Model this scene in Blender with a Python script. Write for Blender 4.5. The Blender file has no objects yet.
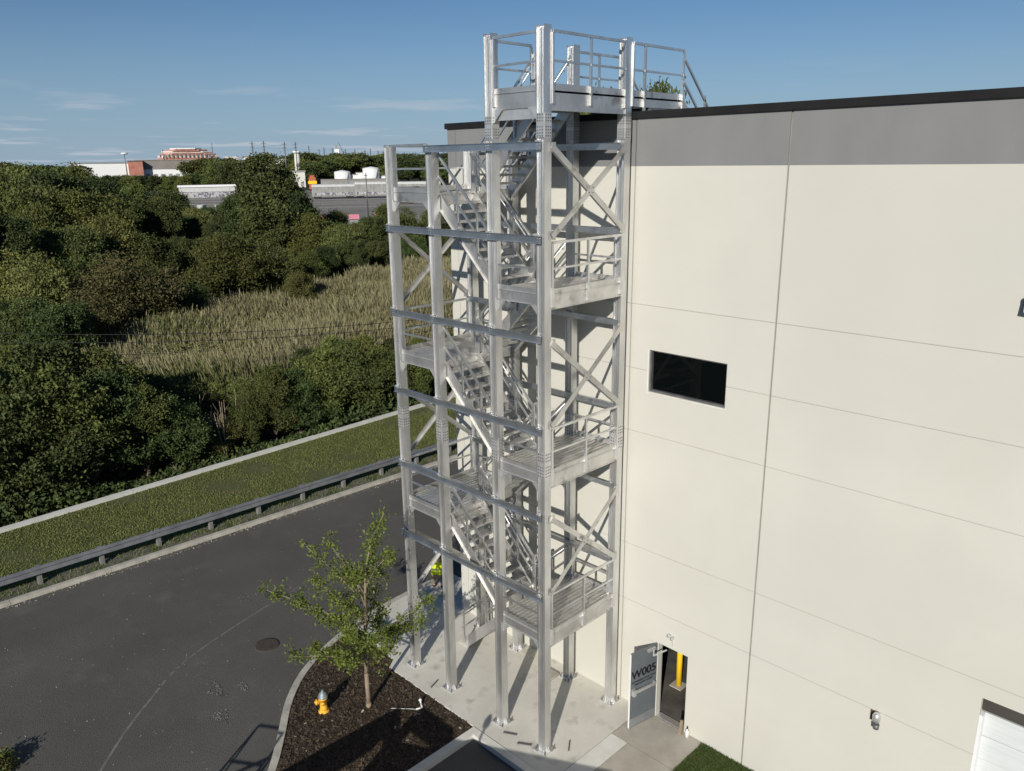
import bpy, bmesh, math, random
import numpy as np
from mathutils import Vector, Matrix
rnd = random.Random(7); rng = np.random.default_rng(11)
scn = bpy.context.scene; COL = scn.collection
R = math.radians
# ------------------------------------------------------------------ camera
CAM = Vector((8.4631, -14.3742, 13.3348)); FPX = 795.86
yaw, pitch, roll = 0.785606, -0.273855, -0.012432
fw = Vector((-math.sin(yaw)*math.cos(pitch), math.cos(yaw)*math.cos(pitch), math.sin(pitch)))
rt = Vector((math.cos(yaw), math.sin(yaw), 0)); up = rt.cross(fw)
r2 = rt*math.cos(roll) + up*math.sin(roll); u2 = up*math.cos(roll) - rt*math.sin(roll)
cd = bpy.data.cameras.new('camera'); cam = bpy.data.objects.new('camera', cd); COL.objects.link(cam)
M = Matrix((r2, u2, -fw)).transposed().to_4x4(); M.translation = CAM; cam.matrix_world = M
cd.sensor_width = 36; cd.lens = FPX/1024*36; cd.clip_start = .1; cd.clip_end = 9000; scn.camera = cam
def at(px, D, z=-1.2):                      # ground point in the picture column px at horizontal distance D
    d = fw + r2*((px-512)/FPX) - u2*((170-385.5)/FPX); k = D/math.hypot(d.x, d.y)
    return Vector((CAM.x+d.x*k, CAM.y+d.y*k, z))
def zat(px, py, D):                         # height seen at a pixel at distance D
    d = fw + r2*((px-512)/FPX) - u2*((py-385.5)/FPX); return CAM.z + d.z*D/math.hypot(d.x, d.y)
# ------------------------------------------------------------------ world, sun, exposure
SUN = Vector((.492, -.871, .437)).normalized()
w = bpy.data.worlds.new('World'); scn.world = w; w.use_nodes = True
nt = w.node_tree; N = nt.nodes; L = nt.links; bg = N['Background']
sky = N.new('ShaderNodeTexSky'); sky.sky_type = 'NISHITA'; sky.sun_disc = False
sky.sun_elevation = math.asin(SUN.z); sky.sun_rotation = math.atan2(SUN.x, SUN.y); sky.altitude = 50
sky.air_density = 1.0; sky.dust_density = .0; sky.ozone_density = 6.5
bg.inputs['Strength'].default_value = .062
tc = N.new('ShaderNodeTexCoord'); sp = N.new('ShaderNodeSeparateXYZ'); L.new(tc.outputs['Generated'], sp.inputs[0])
def wm(op, a, b=None, c=None, clamp=False):
    n = N.new('ShaderNodeMath'); n.operation = op; n.use_clamp = clamp
    for i, v in enumerate((a, b, c)):
        if v is None: continue
        if isinstance(v, (int, float)): n.inputs[i].default_value = v
        else: L.new(v, n.inputs[i])
    return n.outputs[0]
den = wm('ADD', wm('MAXIMUM', sp.outputs['Z'], 0.0), .035)
cx = N.new('ShaderNodeCombineXYZ'); L.new(wm('DIVIDE', sp.outputs['X'], den), cx.inputs[0]); L.new(wm('DIVIDE', sp.outputs['Y'], den), cx.inputs[1])
n1 = N.new('ShaderNodeTexNoise'); n1.inputs['Scale'].default_value = .55; n1.inputs['Detail'].default_value = 6; n1.inputs['Roughness'].default_value = .55
L.new(cx.outputs[0], n1.inputs['Vector'])
def wramp(src, a, b):
    n = N.new('ShaderNodeMapRange'); n.interpolation_type = 'SMOOTHSTEP'; L.new(src, n.inputs[0]); n.inputs[1].default_value = a; n.inputs[2].default_value = b; return n.outputs[0]
cl = wm('MULTIPLY', wramp(n1.outputs['Fac'], .52, .68), wramp(sp.outputs['Z'], .11, .03))
cl = wm('MULTIPLY', cl, .85)
mx = N.new('ShaderNodeMix'); mx.data_type = 'RGBA'; L.new(cl, mx.inputs[0]); hz = N.new('ShaderNodeMix'); hz.data_type = 'RGBA'; L.new(wm('MULTIPLY', wramp(sp.outputs['Z'], .20, -.02), .80), hz.inputs[0]); L.new(sky.outputs[0], hz.inputs[6]); hz.inputs[7].default_value = (4.3, 6.3, 8.6, 1); L.new(hz.outputs[2], mx.inputs[6]); mx.inputs[7].default_value = (7.4, 8.3, 9.6, 1)
L.new(mx.outputs[2], bg.inputs['Color'])
sl = bpy.data.lights.new('sun', 'SUN'); sl.energy = 4.6; sl.angle = R(.5); sl.color = (1, .95, .87)
so = bpy.data.objects.new('sun', sl); COL.objects.link(so); so.rotation_euler = SUN.to_track_quat('Z', 'Y').to_euler(); so.location = (20, -40, 40)
scn.view_settings.view_transform = 'Standard'; scn.view_settings.look = 'None'; scn.view_settings.exposure = 0; scn.view_settings.gamma = 1
scn.render.engine = 'CYCLES'; scn.render.resolution_x = 1024; scn.render.resolution_y = 771
scn.cycles.max_bounces = 6; scn.cycles.diffuse_bounces = 3; scn.cycles.transparent_max_bounces = 6

# ------------------------------------------------------------------ materials
MATS = {}
def mat(name, c1, c2=None, rough=.7, metal=0, scale=3, detail=5, lo=.35, hi=.65, bump=0, bscale=None, stretch=None, spec=.3, island=0, objrand=0, c3=None, sc3=.3, lo3=.5, hi3=.62, trans=0, aniso=0):
    m = bpy.data.materials.new(name); m.use_nodes = True; t = m.node_tree; n = t.nodes; l = t.links; b = n['Principled BSDF']
    b.inputs['Roughness'].default_value = rough; b.inputs['Metallic'].default_value = metal
    b.inputs['Specular IOR Level'].default_value = spec
    c2 = c2 or c1
    co = n.new('ShaderNodeTexCoord'); mp = n.new('ShaderNodeMapping'); l.new(co.outputs['Object'], mp.inputs[0])
    if stretch: mp.inputs['Scale'].default_value = stretch
    nz = n.new('ShaderNodeTexNoise'); nz.inputs['Scale'].default_value = scale; nz.inputs['Detail'].default_value = detail; nz.inputs['Roughness'].default_value = .6
    l.new(mp.outputs[0], nz.inputs['Vector'])
    mr = n.new('ShaderNodeMapRange'); l.new(nz.outputs['Fac'], mr.inputs[0]); mr.inputs[1].default_value = lo; mr.inputs[2].default_value = hi
    mx = n.new('ShaderNodeMix'); mx.data_type = 'RGBA'; mx.inputs[6].default_value = (*c1, 1); mx.inputs[7].default_value = (*c2, 1)
    fac = mr.outputs[0]
    def math_(op, a, b_):
        q = n.new('ShaderNodeMath'); q.operation = op
        for i, v in enumerate((a, b_)):
            if isinstance(v, (int, float)): q.inputs[i].default_value = v
            else: l.new(v, q.inputs[i])
        return q.outputs[0]
    if island:
        g = n.new('ShaderNodeNewGeometry'); fac = math_('ADD', math_('MULTIPLY', fac, 1-island), math_('MULTIPLY', g.outputs['Random Per Island'], island))
    l.new(fac, mx.inputs[0]); out = mx.outputs[2]
    if c3:
        z3 = n.new('ShaderNodeTexNoise'); z3.inputs['Scale'].default_value = sc3; z3.inputs['Detail'].default_value = 7; l.new(mp.outputs[0], z3.inputs['Vector'])
        m3 = n.new('ShaderNodeMapRange'); l.new(z3.outputs['Fac'], m3.inputs[0]); m3.inputs[1].default_value = lo3; m3.inputs[2].default_value = hi3
        x3 = n.new('ShaderNodeMix'); x3.data_type = 'RGBA'; l.new(m3.outputs[0], x3.inputs[0]); l.new(out, x3.inputs[6]); x3.inputs[7].default_value = (*c3, 1); out = x3.outputs[2]
    if objrand:
        oi = n.new('ShaderNodeObjectInfo'); hs = n.new('ShaderNodeHueSaturation')
        v = math_('ADD', math_('MULTIPLY', oi.outputs['Random'], objrand), 1-objrand/2); l.new(v, hs.inputs['Value'])
        h = math_('ADD', math_('MULTIPLY', math_('FRACT', math_('MULTIPLY', oi.outputs['Random'], 7.3), 0), .05), .478); l.new(h, hs.inputs['Hue'])
        l.new(out, hs.inputs['Color']); out = hs.outputs[0]
    l.new(out, b.inputs['Base Color'])
    if bump:
        bn = n.new('ShaderNodeTexNoise'); bn.inputs['Scale'].default_value = bscale or scale*6; bn.inputs['Detail'].default_value = 4; l.new(mp.outputs[0], bn.inputs['Vector'])
        bp = n.new('ShaderNodeBump'); bp.inputs['Strength'].default_value = bump; bp.inputs['Distance'].default_value = .05; l.new(bn.outputs['Fac'], bp.inputs['Height']); l.new(bp.outputs[0], b.inputs['Normal'])
    if trans:
        tr = n.new('ShaderNodeBsdfTranslucent'); l.new(out, tr.inputs[0]); ms = n.new('ShaderNodeMixShader'); ms.inputs[0].default_value = trans
        l.new(b.outputs[0], ms.inputs[1]); l.new(tr.outputs[0], ms.inputs[2]); l.new(ms.outputs[0], n['Material Output'].inputs['Surface'])
    MATS[name] = m; return m
ALU = mat('mill_aluminium', (.60,.60,.59), (.82,.82,.81), rough=.40, metal=.90, scale=2.2, stretch=(1,1,.3), bump=.05, bscale=30, c3=(.48,.475,.455), sc3=1.4, lo3=.55, hi3=.75)
ALUH = mat('extruded_aluminium', (.54,.56,.58), (.70,.72,.74), rough=.40, metal=.97, scale=2.5, bump=.03, bscale=25)
ALUF = mat('fascia_aluminium', (.58,.57,.55), (.76,.75,.72), rough=.50, metal=.92, scale=1.8, bump=.05, bscale=14, c3=(.38,.365,.335), sc3=3, lo3=.58, hi3=.72)
ALUB = mat('bright_aluminium', (.74,.74,.73), (.60,.60,.59), rough=.4, metal=.7, scale=6)
HOLE = mat('bolt_steel', (.10,.10,.10), (.22,.22,.22), rough=.5, metal=.6, scale=20)
DECK = mat('deck_plank', (.60,.59,.565), (.74,.73,.70), rough=.45, metal=.85, scale=3, bump=.05, bscale=40, c3=(.48,.45,.40), sc3=2, lo3=.55, hi3=.8)
CREAM = mat('cream_wall_paint', (.560,.547,.480), (.598,.586,.520), rough=.55, scale=.35, detail=5, bump=.02, bscale=25, c3=(.545,.535,.480), sc3=.22, lo3=.40, hi3=.7)
GREYP = mat('grey_wall_paint', (.195,.197,.197), (.225,.226,.225), rough=.62, scale=.7, stretch=(1,1,.4), bump=.02, bscale=25)
SEAL = mat('joint_sealant', (.22,.215,.19), (.28,.275,.25), rough=.8, scale=3)
BLACK = mat('black_coping', (.007,.007,.008), (.012,.012,.013), rough=.8, scale=2)
ROOFM = mat('roof_membrane', (.35,.35,.34), (.45,.45,.44), rough=.8, scale=.5)
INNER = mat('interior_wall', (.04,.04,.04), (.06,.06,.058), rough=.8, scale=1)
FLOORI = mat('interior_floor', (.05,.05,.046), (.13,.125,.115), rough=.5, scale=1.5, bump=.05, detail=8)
ASPH = mat('asphalt', (.094,.090,.079), (.124,.118,.104), rough=.88, scale=.35, detail=15, lo=.3, hi=.7, bump=.5, bscale=45, c3=(.150,.143,.125), sc3=.9, lo3=.58, hi3=.85)
DASPH = mat('lot_asphalt', (.06,.058,.05), (.08,.078,.07), rough=.9, scale=1, bump=.3, bscale=60)
CONC = mat('fresh_concrete', (.57,.55,.48), (.68,.66,.59), rough=.85, scale=1.1, detail=8, bump=.12, bscale=30, c3=(.44,.42,.365), sc3=2.2, lo3=.55, hi3=.72)
CONC2 = mat('old_concrete', (.36,.33,.275), (.45,.42,.36), rough=.88, scale=1.6, detail=8, bump=.12, bscale=30)
CONC3 = mat('light_concrete', (.60,.585,.52), (.70,.69,.63), rough=.85, scale=2.0, detail=8, bump=.1, bscale=30)
KERB = mat('kerb_concrete', (.36,.34,.285), (.52,.49,.42), rough=.9, scale=2.5, detail=8, bump=.15, bscale=20)
MULCH = mat('bark_mulch', (.034,.024,.016), (.075,.054,.036), rough=.95, scale=9, detail=8, bump=.9, bscale=30)
CHIP = mat('bark_chips', (.030,.022,.015), (.105,.078,.052), rough=.9, scale=5, island=.9)
GRASSB = mat('turf_soil', (.080,.092,.030), (.120,.125,.048), rough=.95, scale=4, detail=8, bump=.6, bscale=18, c3=(.15,.125,.07), sc3=.8, lo3=.62, hi3=.72)
BLADE = mat('grass_blades', (.095,.125,.030), (.225,.240,.072), rough=.8, scale=.8, island=.7, trans=.15)
LAWN = mat('lawn_blades', (.045,.075,.018), (.085,.12,.03), rough=.8, scale=.8, island=.7)
VERGE = mat('verge_gravel', (.10,.10,.075), (.19,.18,.14), rough=.95, scale=7, detail=8, bump=.5, bscale=30, c3=(.07,.085,.035), sc3=1.5, lo3=.48, hi3=.6)
MARSH = mat('marsh_ground', (.020,.024,.010), (.045,.045,.020), rough=.95, scale=.2, detail=9)
GRAVEL = mat('yard_gravel', (.19,.18,.155), (.28,.262,.23), rough=.95, scale=.05, detail=9, stretch=(1,1,1))
REED = mat('reed_stems', (.10,.108,.040), (.23,.215,.105), rough=.85, scale=.12, detail=6, island=.55, trans=.15, lo=.3, hi=.7)
PLUME = mat('reed_plumes', (.15,.142,.065), (.29,.26,.150), rough=.9, scale=.12, island=.6)
REEDG = mat('reed_leaves', (.055,.080,.020), (.14,.15,.045), rough=.85, scale=.15, island=.6)
SCR = mat('scraped_asphalt', (.12,.116,.104), (.21,.203,.185), rough=.9, scale=4, detail=8)
BARK = mat('bark', (.10,.08,.055), (.19,.155,.11), rough=.9, scale=6, stretch=(1,1,.25), bump=.4)
BARKP = mat('pale_bark', (.22,.17,.11), (.33,.27,.19), rough=.9, scale=8, bump=.3)
LEAF = {'dark': mat('dark_leaves', (.022,.034,.010), (.100,.122,.034), rough=.75, scale=.5, island=.5, objrand=.75, trans=.05),
        'green': mat('green_leaves', (.040,.058,.013), (.165,.185,.046), rough=.75, scale=.5, island=.5, objrand=.7, trans=.06),
        'olive': mat('olive_leaves', (.055,.064,.016), (.195,.200,.058), rough=.75, scale=.5, island=.5, objrand=.6, trans=.06),
        'brown': mat('brown_leaves', (.065,.058,.022), (.140,.118,.048), rough=.8, scale=.5, island=.6, objrand=.25, trans=.1),
        'young': mat('young_leaves', (.075,.115,.016), (.215,.260,.050), rough=.65, scale=2, island=.7, trans=.3)}
DOORP = mat('grey_door_paint', (.105,.118,.128), (.125,.138,.148), rough=.45, scale=3, spec=.4)
BLK = mat('black_vinyl', (.012,.012,.014), rough=.5)
WHITE = mat('white_paint', (.80,.80,.78), (.74,.745,.73), rough=.6, scale=2)
DOCK = mat('white_dock_panel', (.58,.605,.60), (.64,.665,.655), rough=.5, scale=4, stretch=(.4,1,6))
DKG = mat('dark_brush_and_shade', (.045,.043,.036), (.065,.062,.052), rough=.7, scale=2)
SILV = mat('silver_paint', (.20,.25,.26), (.34,.38,.38), rough=.5, metal=.4, scale=20)
YEL = mat('hydrant_yellow', (.80,.40,.03), (.88,.50,.07), rough=.5, scale=12)
BOLY = mat('safety_yellow', (.85,.55,.02), rough=.45)
IRON = mat('cast_iron', (.075,.06,.048), (.14,.115,.095), rough=.7, metal=.4, scale=30, bump=.3)
GALV = mat('galvanised_rail', (.30,.31,.33), (.42,.435,.45), rough=.5, metal=.7, scale=2, bump=.04)
WOOD = mat('post_timber', (.15,.15,.14), (.22,.215,.20), rough=.9, scale=6, stretch=(1,1,.3))
GLASS = mat('dark_glass', (.002,.003,.003), rough=.03, spec=.15)
RED = mat('brick_red', (.36,.13,.085), (.46,.22,.16), rough=.8, scale=.2)
SALMON = mat('salmon_cladding', (.48,.27,.21), (.64,.50,.44), rough=.8, scale=.35, detail=3, lo=.42, hi=.58, stretch=(.5,.5,2.2))
GREYR = mat('grey_roofing', (.20,.185,.165), (.26,.24,.215), rough=.85, scale=.1)
WAG = mat('wagon_grey', (.22,.22,.21), (.33,.33,.315), rough=.6, scale=.6, stretch=(1,1,.4))
WAGD = mat('graffiti_band', (.13,.12,.16), (.42,.42,.41), rough=.7, scale=1.1, detail=4, lo=.44, hi=.52)
PINK = mat('pink_sheet', (.62,.20,.26), (.70,.30,.34), rough=.7, scale=.6)
SKIN = mat('skin', (.42,.25,.17), (.46,.28,.2), rough=.55)
VEST = mat('hi_vis_yellow', (.72,.85,.02), (.78,.9,.05), rough=.6)
ORNG = mat('orange_trim', (.8,.2,.03), rough=.6)
TROU = mat('tan_trousers', (.20,.15,.10), (.26,.2,.14), rough=.9, scale=9)
BOOT = mat('boot_leather', (.05,.035,.025), rough=.7)
ORL = mat('machine_orange', (.65,.22,.03), (.7,.25,.04), rough=.45)
WIREM = mat('wire_black', (.02,.02,.02), rough=.6)
MET = mat('dark_metal', (.12,.12,.12), (.2,.2,.2), rough=.5, metal=.5)

SCUFF = [(-10.07, -7.13, 0.35, 160), (-9.72, -6.55, 0.22, 110), (-9.0, -7.5, 0.3, 90), (-13.86, -4.35, 0.3, 80)]
# ------------------------------------------------------------------ mesh builder
class MB:
    def __init__(s): s.v = []; s.f = []; s.m = []; s.sm = []
    def poly(s, pts, mi=0):
        i = len(s.v); s.v += [tuple(p) for p in pts]; s.f.append(tuple(range(i, i+len(pts)))); s.m.append(mi); s.sm.append(False); return s
    def hexa(s, p, mi=0):                    # 8 corners: bottom 0-3, top 4-7
        i = len(s.v); s.v += [tuple(q) for q in p]
        for f in ((3,2,1,0),(4,5,6,7),(0,1,5,4),(1,2,6,5),(2,3,7,6),(3,0,4,7)): s.f.append(tuple(i+k for k in f)); s.m.append(mi); s.sm.append(False)
        return s
    def box(s, x0, x1, y0, y1, z0, z1, mi=0):
        return s.hexa([(x0,y0,z0),(x1,y0,z0),(x1,y1,z0),(x0,y1,z0),(x0,y0,z1),(x1,y0,z1),(x1,y1,z1),(x0,y1,z1)], mi)
    def bar(s, a, b, wd, ht, mi=0, side=None):  # rectangular bar; ht along 'up', wd along side
        a = Vector(a); b = Vector(b); d = (b-a).normalized()
        sd = Vector(side).normalized() if side else (d.cross(Vector((0,0,1))).normalized() if abs(d.z) < .99 else Vector((1,0,0)))
        u = sd.cross(d).normalized(); p = []
        for q in (a, b):
            for i, j in ((-1,-1),(1,-1),(1,1),(-1,1)): p.append(q + sd*(i*wd/2) + u*(j*ht/2))
        return s.hexa(p, mi)
    def tube(s, a, b, ra, rb=None, n=8, mi=0, cap=True):
        a = Vector(a); b = Vector(b); rb = ra if rb is None else rb; d = (b-a).normalized()
        x = d.orthogonal().normalized(); y = d.cross(x); i = len(s.v)
        for q, r in ((a, ra), (b, rb)):
            for k in range(n): t = 2*math.pi*k/n; s.v.append(tuple(q + x*(r*math.cos(t)) + y*(r*math.sin(t))))
        for k in range(n): s.f.append((i+k, i+(k+1)%n, i+n+(k+1)%n, i+n+k)); s.m.append(mi); s.sm.append(True)
        if cap: s.f.append(tuple(i+n-1-k for k in range(n))); s.m.append(mi); s.f.append(tuple(i+n+k for k in range(n))); s.m.append(mi); s.sm += [False]*2
        return s
    def lathe(s, c, prof, n=16, mi=0, axis=(0,0,1)):
        c = Vector(c); ax = Vector(axis).normalized(); x = ax.orthogonal().normalized(); y = ax.cross(x); i = len(s.v)
        for r, h in prof:
            for k in range(n): t = 2*math.pi*k/n; s.v.append(tuple(c + ax*h + x*(r*math.cos(t)) + y*(r*math.sin(t))))
        for j in range(len(prof)-1):
            for k in range(n): s.f.append((i+j*n+k, i+j*n+(k+1)%n, i+(j+1)*n+(k+1)%n, i+(j+1)*n+k)); s.m.append(mi); s.sm.append(True)
        s.f.append(tuple(i+n-1-k for k in range(n))); s.m.append(mi); j = len(prof)-1; s.f.append(tuple(i+j*n+k for k in range(n))); s.m.append(mi); s.sm += [False]*2
        return s
    def prism(s, poly, z0, z1, mi=0):
        n = len(poly); i = len(s.v); s.v += [(x,y,z0) for x,y in poly] + [(x,y,z1) for x,y in poly]
        s.f.append(tuple(i+n-1-k for k in range(n))); s.m.append(mi); s.f.append(tuple(i+n+k for k in range(n))); s.m.append(mi); s.sm += [False]*2
        for k in range(n): s.f.append((i+k, i+(k+1)%n, i+n+(k+1)%n, i+n+k)); s.m.append(mi); s.sm.append(False)
        return s
    def sphere(s, c, r, n=12, mi=0, sc=(1,1,1)):
        prof = [(math.sin(math.pi*k/8)*r+1e-4, -math.cos(math.pi*k/8)*r*sc[2]) for k in range(9)]; i = len(s.v); s.lathe(c, prof, n, mi)
        for k in range(i, len(s.v)): v = s.v[k]; s.v[k] = (c[0]+(v[0]-c[0])*sc[0], c[1]+(v[1]-c[1])*sc[1], v[2])
        return s
    def mesh(s, name, mats):
        me = bpy.data.meshes.new(name); me.from_pydata(s.v, [], s.f)
        for m in (mats if isinstance(mats, (list, tuple)) else [mats]): me.materials.append(m)
        me.polygons.foreach_set('material_index', s.m); me.polygons.foreach_set('use_smooth', s.sm)
        bm = bmesh.new(); bm.from_mesh(me); bmesh.ops.recalc_face_normals(bm, faces=bm.faces); bm.to_mesh(me); bm.free()
        me.update(); return me
    def build(s, name, mats, parent=None): return obj(name, s.mesh(name, mats), parent)
def obj(name, me, parent=None):
    o = bpy.data.objects.new(name, me); COL.objects.link(o)
    if parent: o.parent = parent
    return o
def tag(o, label=None, cat=None, group=None, kind=None):
    if label: o['label'] = label
    if cat: o['category'] = cat
    if group: o['group'] = group
    if kind: o['kind'] = kind
    return o
def empty(name, loc, label, cat, group=None, rz=0):
    o = bpy.data.objects.new(name, None); COL.objects.link(o); o.location = loc; o.rotation_euler = (0,0,rz); o.empty_display_size = .3
    return tag(o, label, cat, group)
def struct(name, mb, m): return tag(mb.build(name, m), kind='structure')
def copy_tree(o, parent=None):
    c = o.copy(); COL.objects.link(c)
    if parent: c.parent = parent
    for ch in list(o.children): copy_tree(ch, c)
    return c
def quads(name, V, mats, midx=None, parent=None):     # V: (n,4,3) array of free quads
    n = len(V); me = bpy.data.meshes.new(name); me.vertices.add(n*4); me.vertices.foreach_set('co', V.astype(np.float32).ravel())
    me.loops.add(n*4); me.loops.foreach_set('vertex_index', np.arange(n*4, dtype=np.int32)); me.polygons.add(n)
    me.polygons.foreach_set('loop_start', np.arange(0, n*4, 4, dtype=np.int32)); me.polygons.foreach_set('loop_total', np.full(n, 4, dtype=np.int32))
    for m in mats: me.materials.append(m)
    if midx is not None: me.polygons.foreach_set('material_index', midx.astype(np.int32))
    me.update(calc_edges=True); return me

# ================================================================== GROUND
g = MB(); g.poly([(-5000,-2500,-1.2),(2500,-2500,-1.2),(2500,5000,-1.2),(-5000,5000,-1.2)]); struct('ground', g, MARSH)
g = MB(); g.box(-20.6, 60, -90, 160, -1.1, -.13); struct('road', g, ASPH)
g = MB(); g.prism([(-25.13+.0402*60,-60),(-18.63-.93-.0337*60,-60),(-18.63-.93+.0337*60,60),(-25.13-.0402*60,60)], -1.1, .02); struct('grass_verge', g, GRASSB)
g = MB(); g.box(-20.45, -19.68, -90, 160, -1.1, -.005); struct('gravel_strip', g, VERGE)
k = MB()
for i in range(80):
    y = -86+i*3.05; k.box(-19.68, -19.5, y, y+3.04, -.6, .01+.004*(i%2))
struct('road_kerb', k, KERB)
k = MB()
for i in range(80):
    y = -86+i*3.05; k.box(-26.62, -26.3, y, y+3.04, -1.2, .12+.006*(i%3))
struct('verge_kerb', k, CONC3)
# concrete slabs at the building
g = MB(); g.prism([(-10.08,-1.6),(-9.66,-2.95),(-7.62,-3.12),(-7.42,-3.4),(-1.42,-3.4),(-1.42,-.003),(-8.19,-.003),(-8.19,1.2),(-10.08,1.2)], -.6, 0)
struct('concrete_slab', g, CONC)
g = MB(); g.box(-1.40, -.935, -3.4, -1.26, -.6, .002); struct('concrete_strip', g, CONC3)
g = MB(); g.box(-.92, .6, -3.4, -1.26, -.6, 0); g.box(.615, 8, -3.4, -1.6, -.6, 0); struct('sidewalk', g, CONC2)
g = MB(); g.box(-1.40, .33, -1.245, -.003, -.6, -.003); struct('door_apron', g, CONC2)
g = MB(); g.box(.34, 5.6, -1.58, -.003, -.6, -.02); struct('lawn', g, GRASSB)
# lot kerb (corner) and lower asphalt lot
g = MB(); g.prism([(-3.97,-14),(-3.77,-14),(-3.77,-3.62),(8,-3.62),(8,-3.42),(-3.97,-3.42)], -.6, .015); struct('lot_kerb', g, CONC3)
# planting island
KP = [(-3.99,-10.6),(-4.9,-9.3),(-5.6,-8.2),(-6.25,-7.5),(-7.02,-6.86),(-8.16,-5.95),(-9.02,-4.9),(-9.62,-3.55),(-9.92,-2.4),(-10.05,-1.3),(-10.12,0),(-10.12,1.2)]
def smooth(P, n=4):
    out = []
    for i in range(len(P)-1):
        a = Vector(P[max(i-1,0)]); b = Vector(P[i]); c = Vector(P[i+1]); d = Vector(P[min(i+2,len(P)-1)])
        for k_ in range(n):
            t = k_/n; out.append(.5*((2*b)+(c-a)*t+(2*a-5*b+4*c-d)*t*t+(3*b-a-3*c+d)*t**3))
    out.append(Vector(P[-1])); return out
KS = smooth(KP)
kb = MB(); IN = []; OUT = []
for i, p_ in enumerate(KS):
    t = (KS[min(i+1,len(KS)-1)]-KS[max(i-1,0)]).normalized(); nn = Vector((t.y, -t.x))
    IN.append(p_+nn*.02); OUT.append(p_-nn*.16)
for i in range(len(KS)-1):
    a, b, c, d = OUT[i], OUT[i+1], IN[i+1], IN[i]
    z = .012
    kb.hexa([(a.x,a.y,-.6),(d.x,d.y,-.6),(c.x,c.y,-.6),(b.x,b.y,-.6),(a.x,a.y,z),(d.x,d.y,z),(c.x,c.y,z),(b.x,b.y,z)])
struct('island_kerb', kb, KERB)
isl = [(p_.x, p_.y) for p_ in IN if p_.y < -3.0] + [(-9.66,-2.96),(-7.63,-3.13),(-7.43,-3.41),(-3.98,-3.41),(-3.98,-10.6)]
g = MB(); g.prism(isl, -.6, -.03); struct('mulch_bed', g, MULCH)
def inpoly(x, y, P):
    c = False; j = len(P)-1
    for i in range(len(P)):
        if (P[i][1] > y) != (P[j][1] > y) and x < (P[j][0]-P[i][0])*(y-P[i][1])/(P[j][1]-P[i][1])+P[i][0]: c = not c
        j = i
    return c
def chips(name, n, x0, x1, y0, y1, z, smin, smax, P, mats, label, cat, pick=None):
    V = []; mi = []
    while len(V) < n:
        x = rnd.uniform(x0,x1); y = rnd.uniform(y0,y1)
        if P and not inpoly(x, y, P): continue
        s_ = rnd.uniform(smin, smax); a = rnd.uniform(0, 6.28); tl = rnd.uniform(-.5,.5)
        u = Vector((math.cos(a), math.sin(a), tl))*s_; v = Vector((-math.sin(a), math.cos(a), rnd.uniform(-.4,.4)))*s_*.4; c = Vector((x,y,z+s_*.4))
        V.append([c-u-v, c+u-v, c+u+v, c-u+v]); mi.append(0 if rnd.random() > .006 else 1)
    return tag(obj(name, quads(name, np.array([[list(q) for q in f] for f in V]), mats, np.array(mi))), label, cat, kind='stuff')
chips('mulch_chips', 16000, -10.2, -4, -10.5, -2.9, -.03, .015, .05, isl, [CHIP, CONC2], 'dark brown bark chips covering the curved planting island', 'mulch')

def blades(name, n, X, Y, z, h0, h1, wd, mats, label, cat, pf=None, keep=None):
    x = rng.uniform(*X, n); y = rng.uniform(*Y, n)
    if keep is not None: k_ = keep(x, y); x = x[k_]; y = y[k_]; n = len(x)
    h = rng.uniform(h0, h1, n); a = rng.uniform(0, 2*np.pi, n); lx = rng.normal(0, .35, n)*h; ly = rng.normal(0, .35, n)*h
    ux = np.cos(a)*wd; uy = np.sin(a)*wd; zz = np.full(n, z)
    V = np.stack([np.stack([x-ux,y-uy,zz],1), np.stack([x+ux,y+uy,zz],1), np.stack([x+lx+ux*.4,y+ly+uy*.4,zz+h],1), np.stack([x+lx-ux*.4,y+ly-uy*.4,zz+h],1)], 1)
    return tag(obj(name, quads(name, V, mats)), label, cat, kind='stuff')
def patchy(x, y): return (x > -25.1-.0402*y) & (x < -19.55+.0337*y) & (np.sin(x*1.7+y*.9)+np.sin(y*2.3-x*1.1)+np.sin(x*.6-y*.45)+rng.normal(0,.9,len(x)) > -1.1)
blades('verge_grass', 210000, (-27.0,-18.2), (-16,42), .02, .02, .065, .016, [BLADE], 'short olive green grass between the guardrail and the pale kerb', 'grass', keep=patchy)
blades('lawn_grass', 26000, (.35,5.5), (-1.57,-.02), -.02, .03, .07, .006, [LAWN], 'small strip of dark green lawn at the foot of the wall', 'grass')
blades('verge_weeds', 5000, (-20.4,-19.72), (-16,42), -.005, .03, .10, .012, [BLADE], 'sparse weeds in the gravel under the guardrail', 'weeds')
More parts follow.
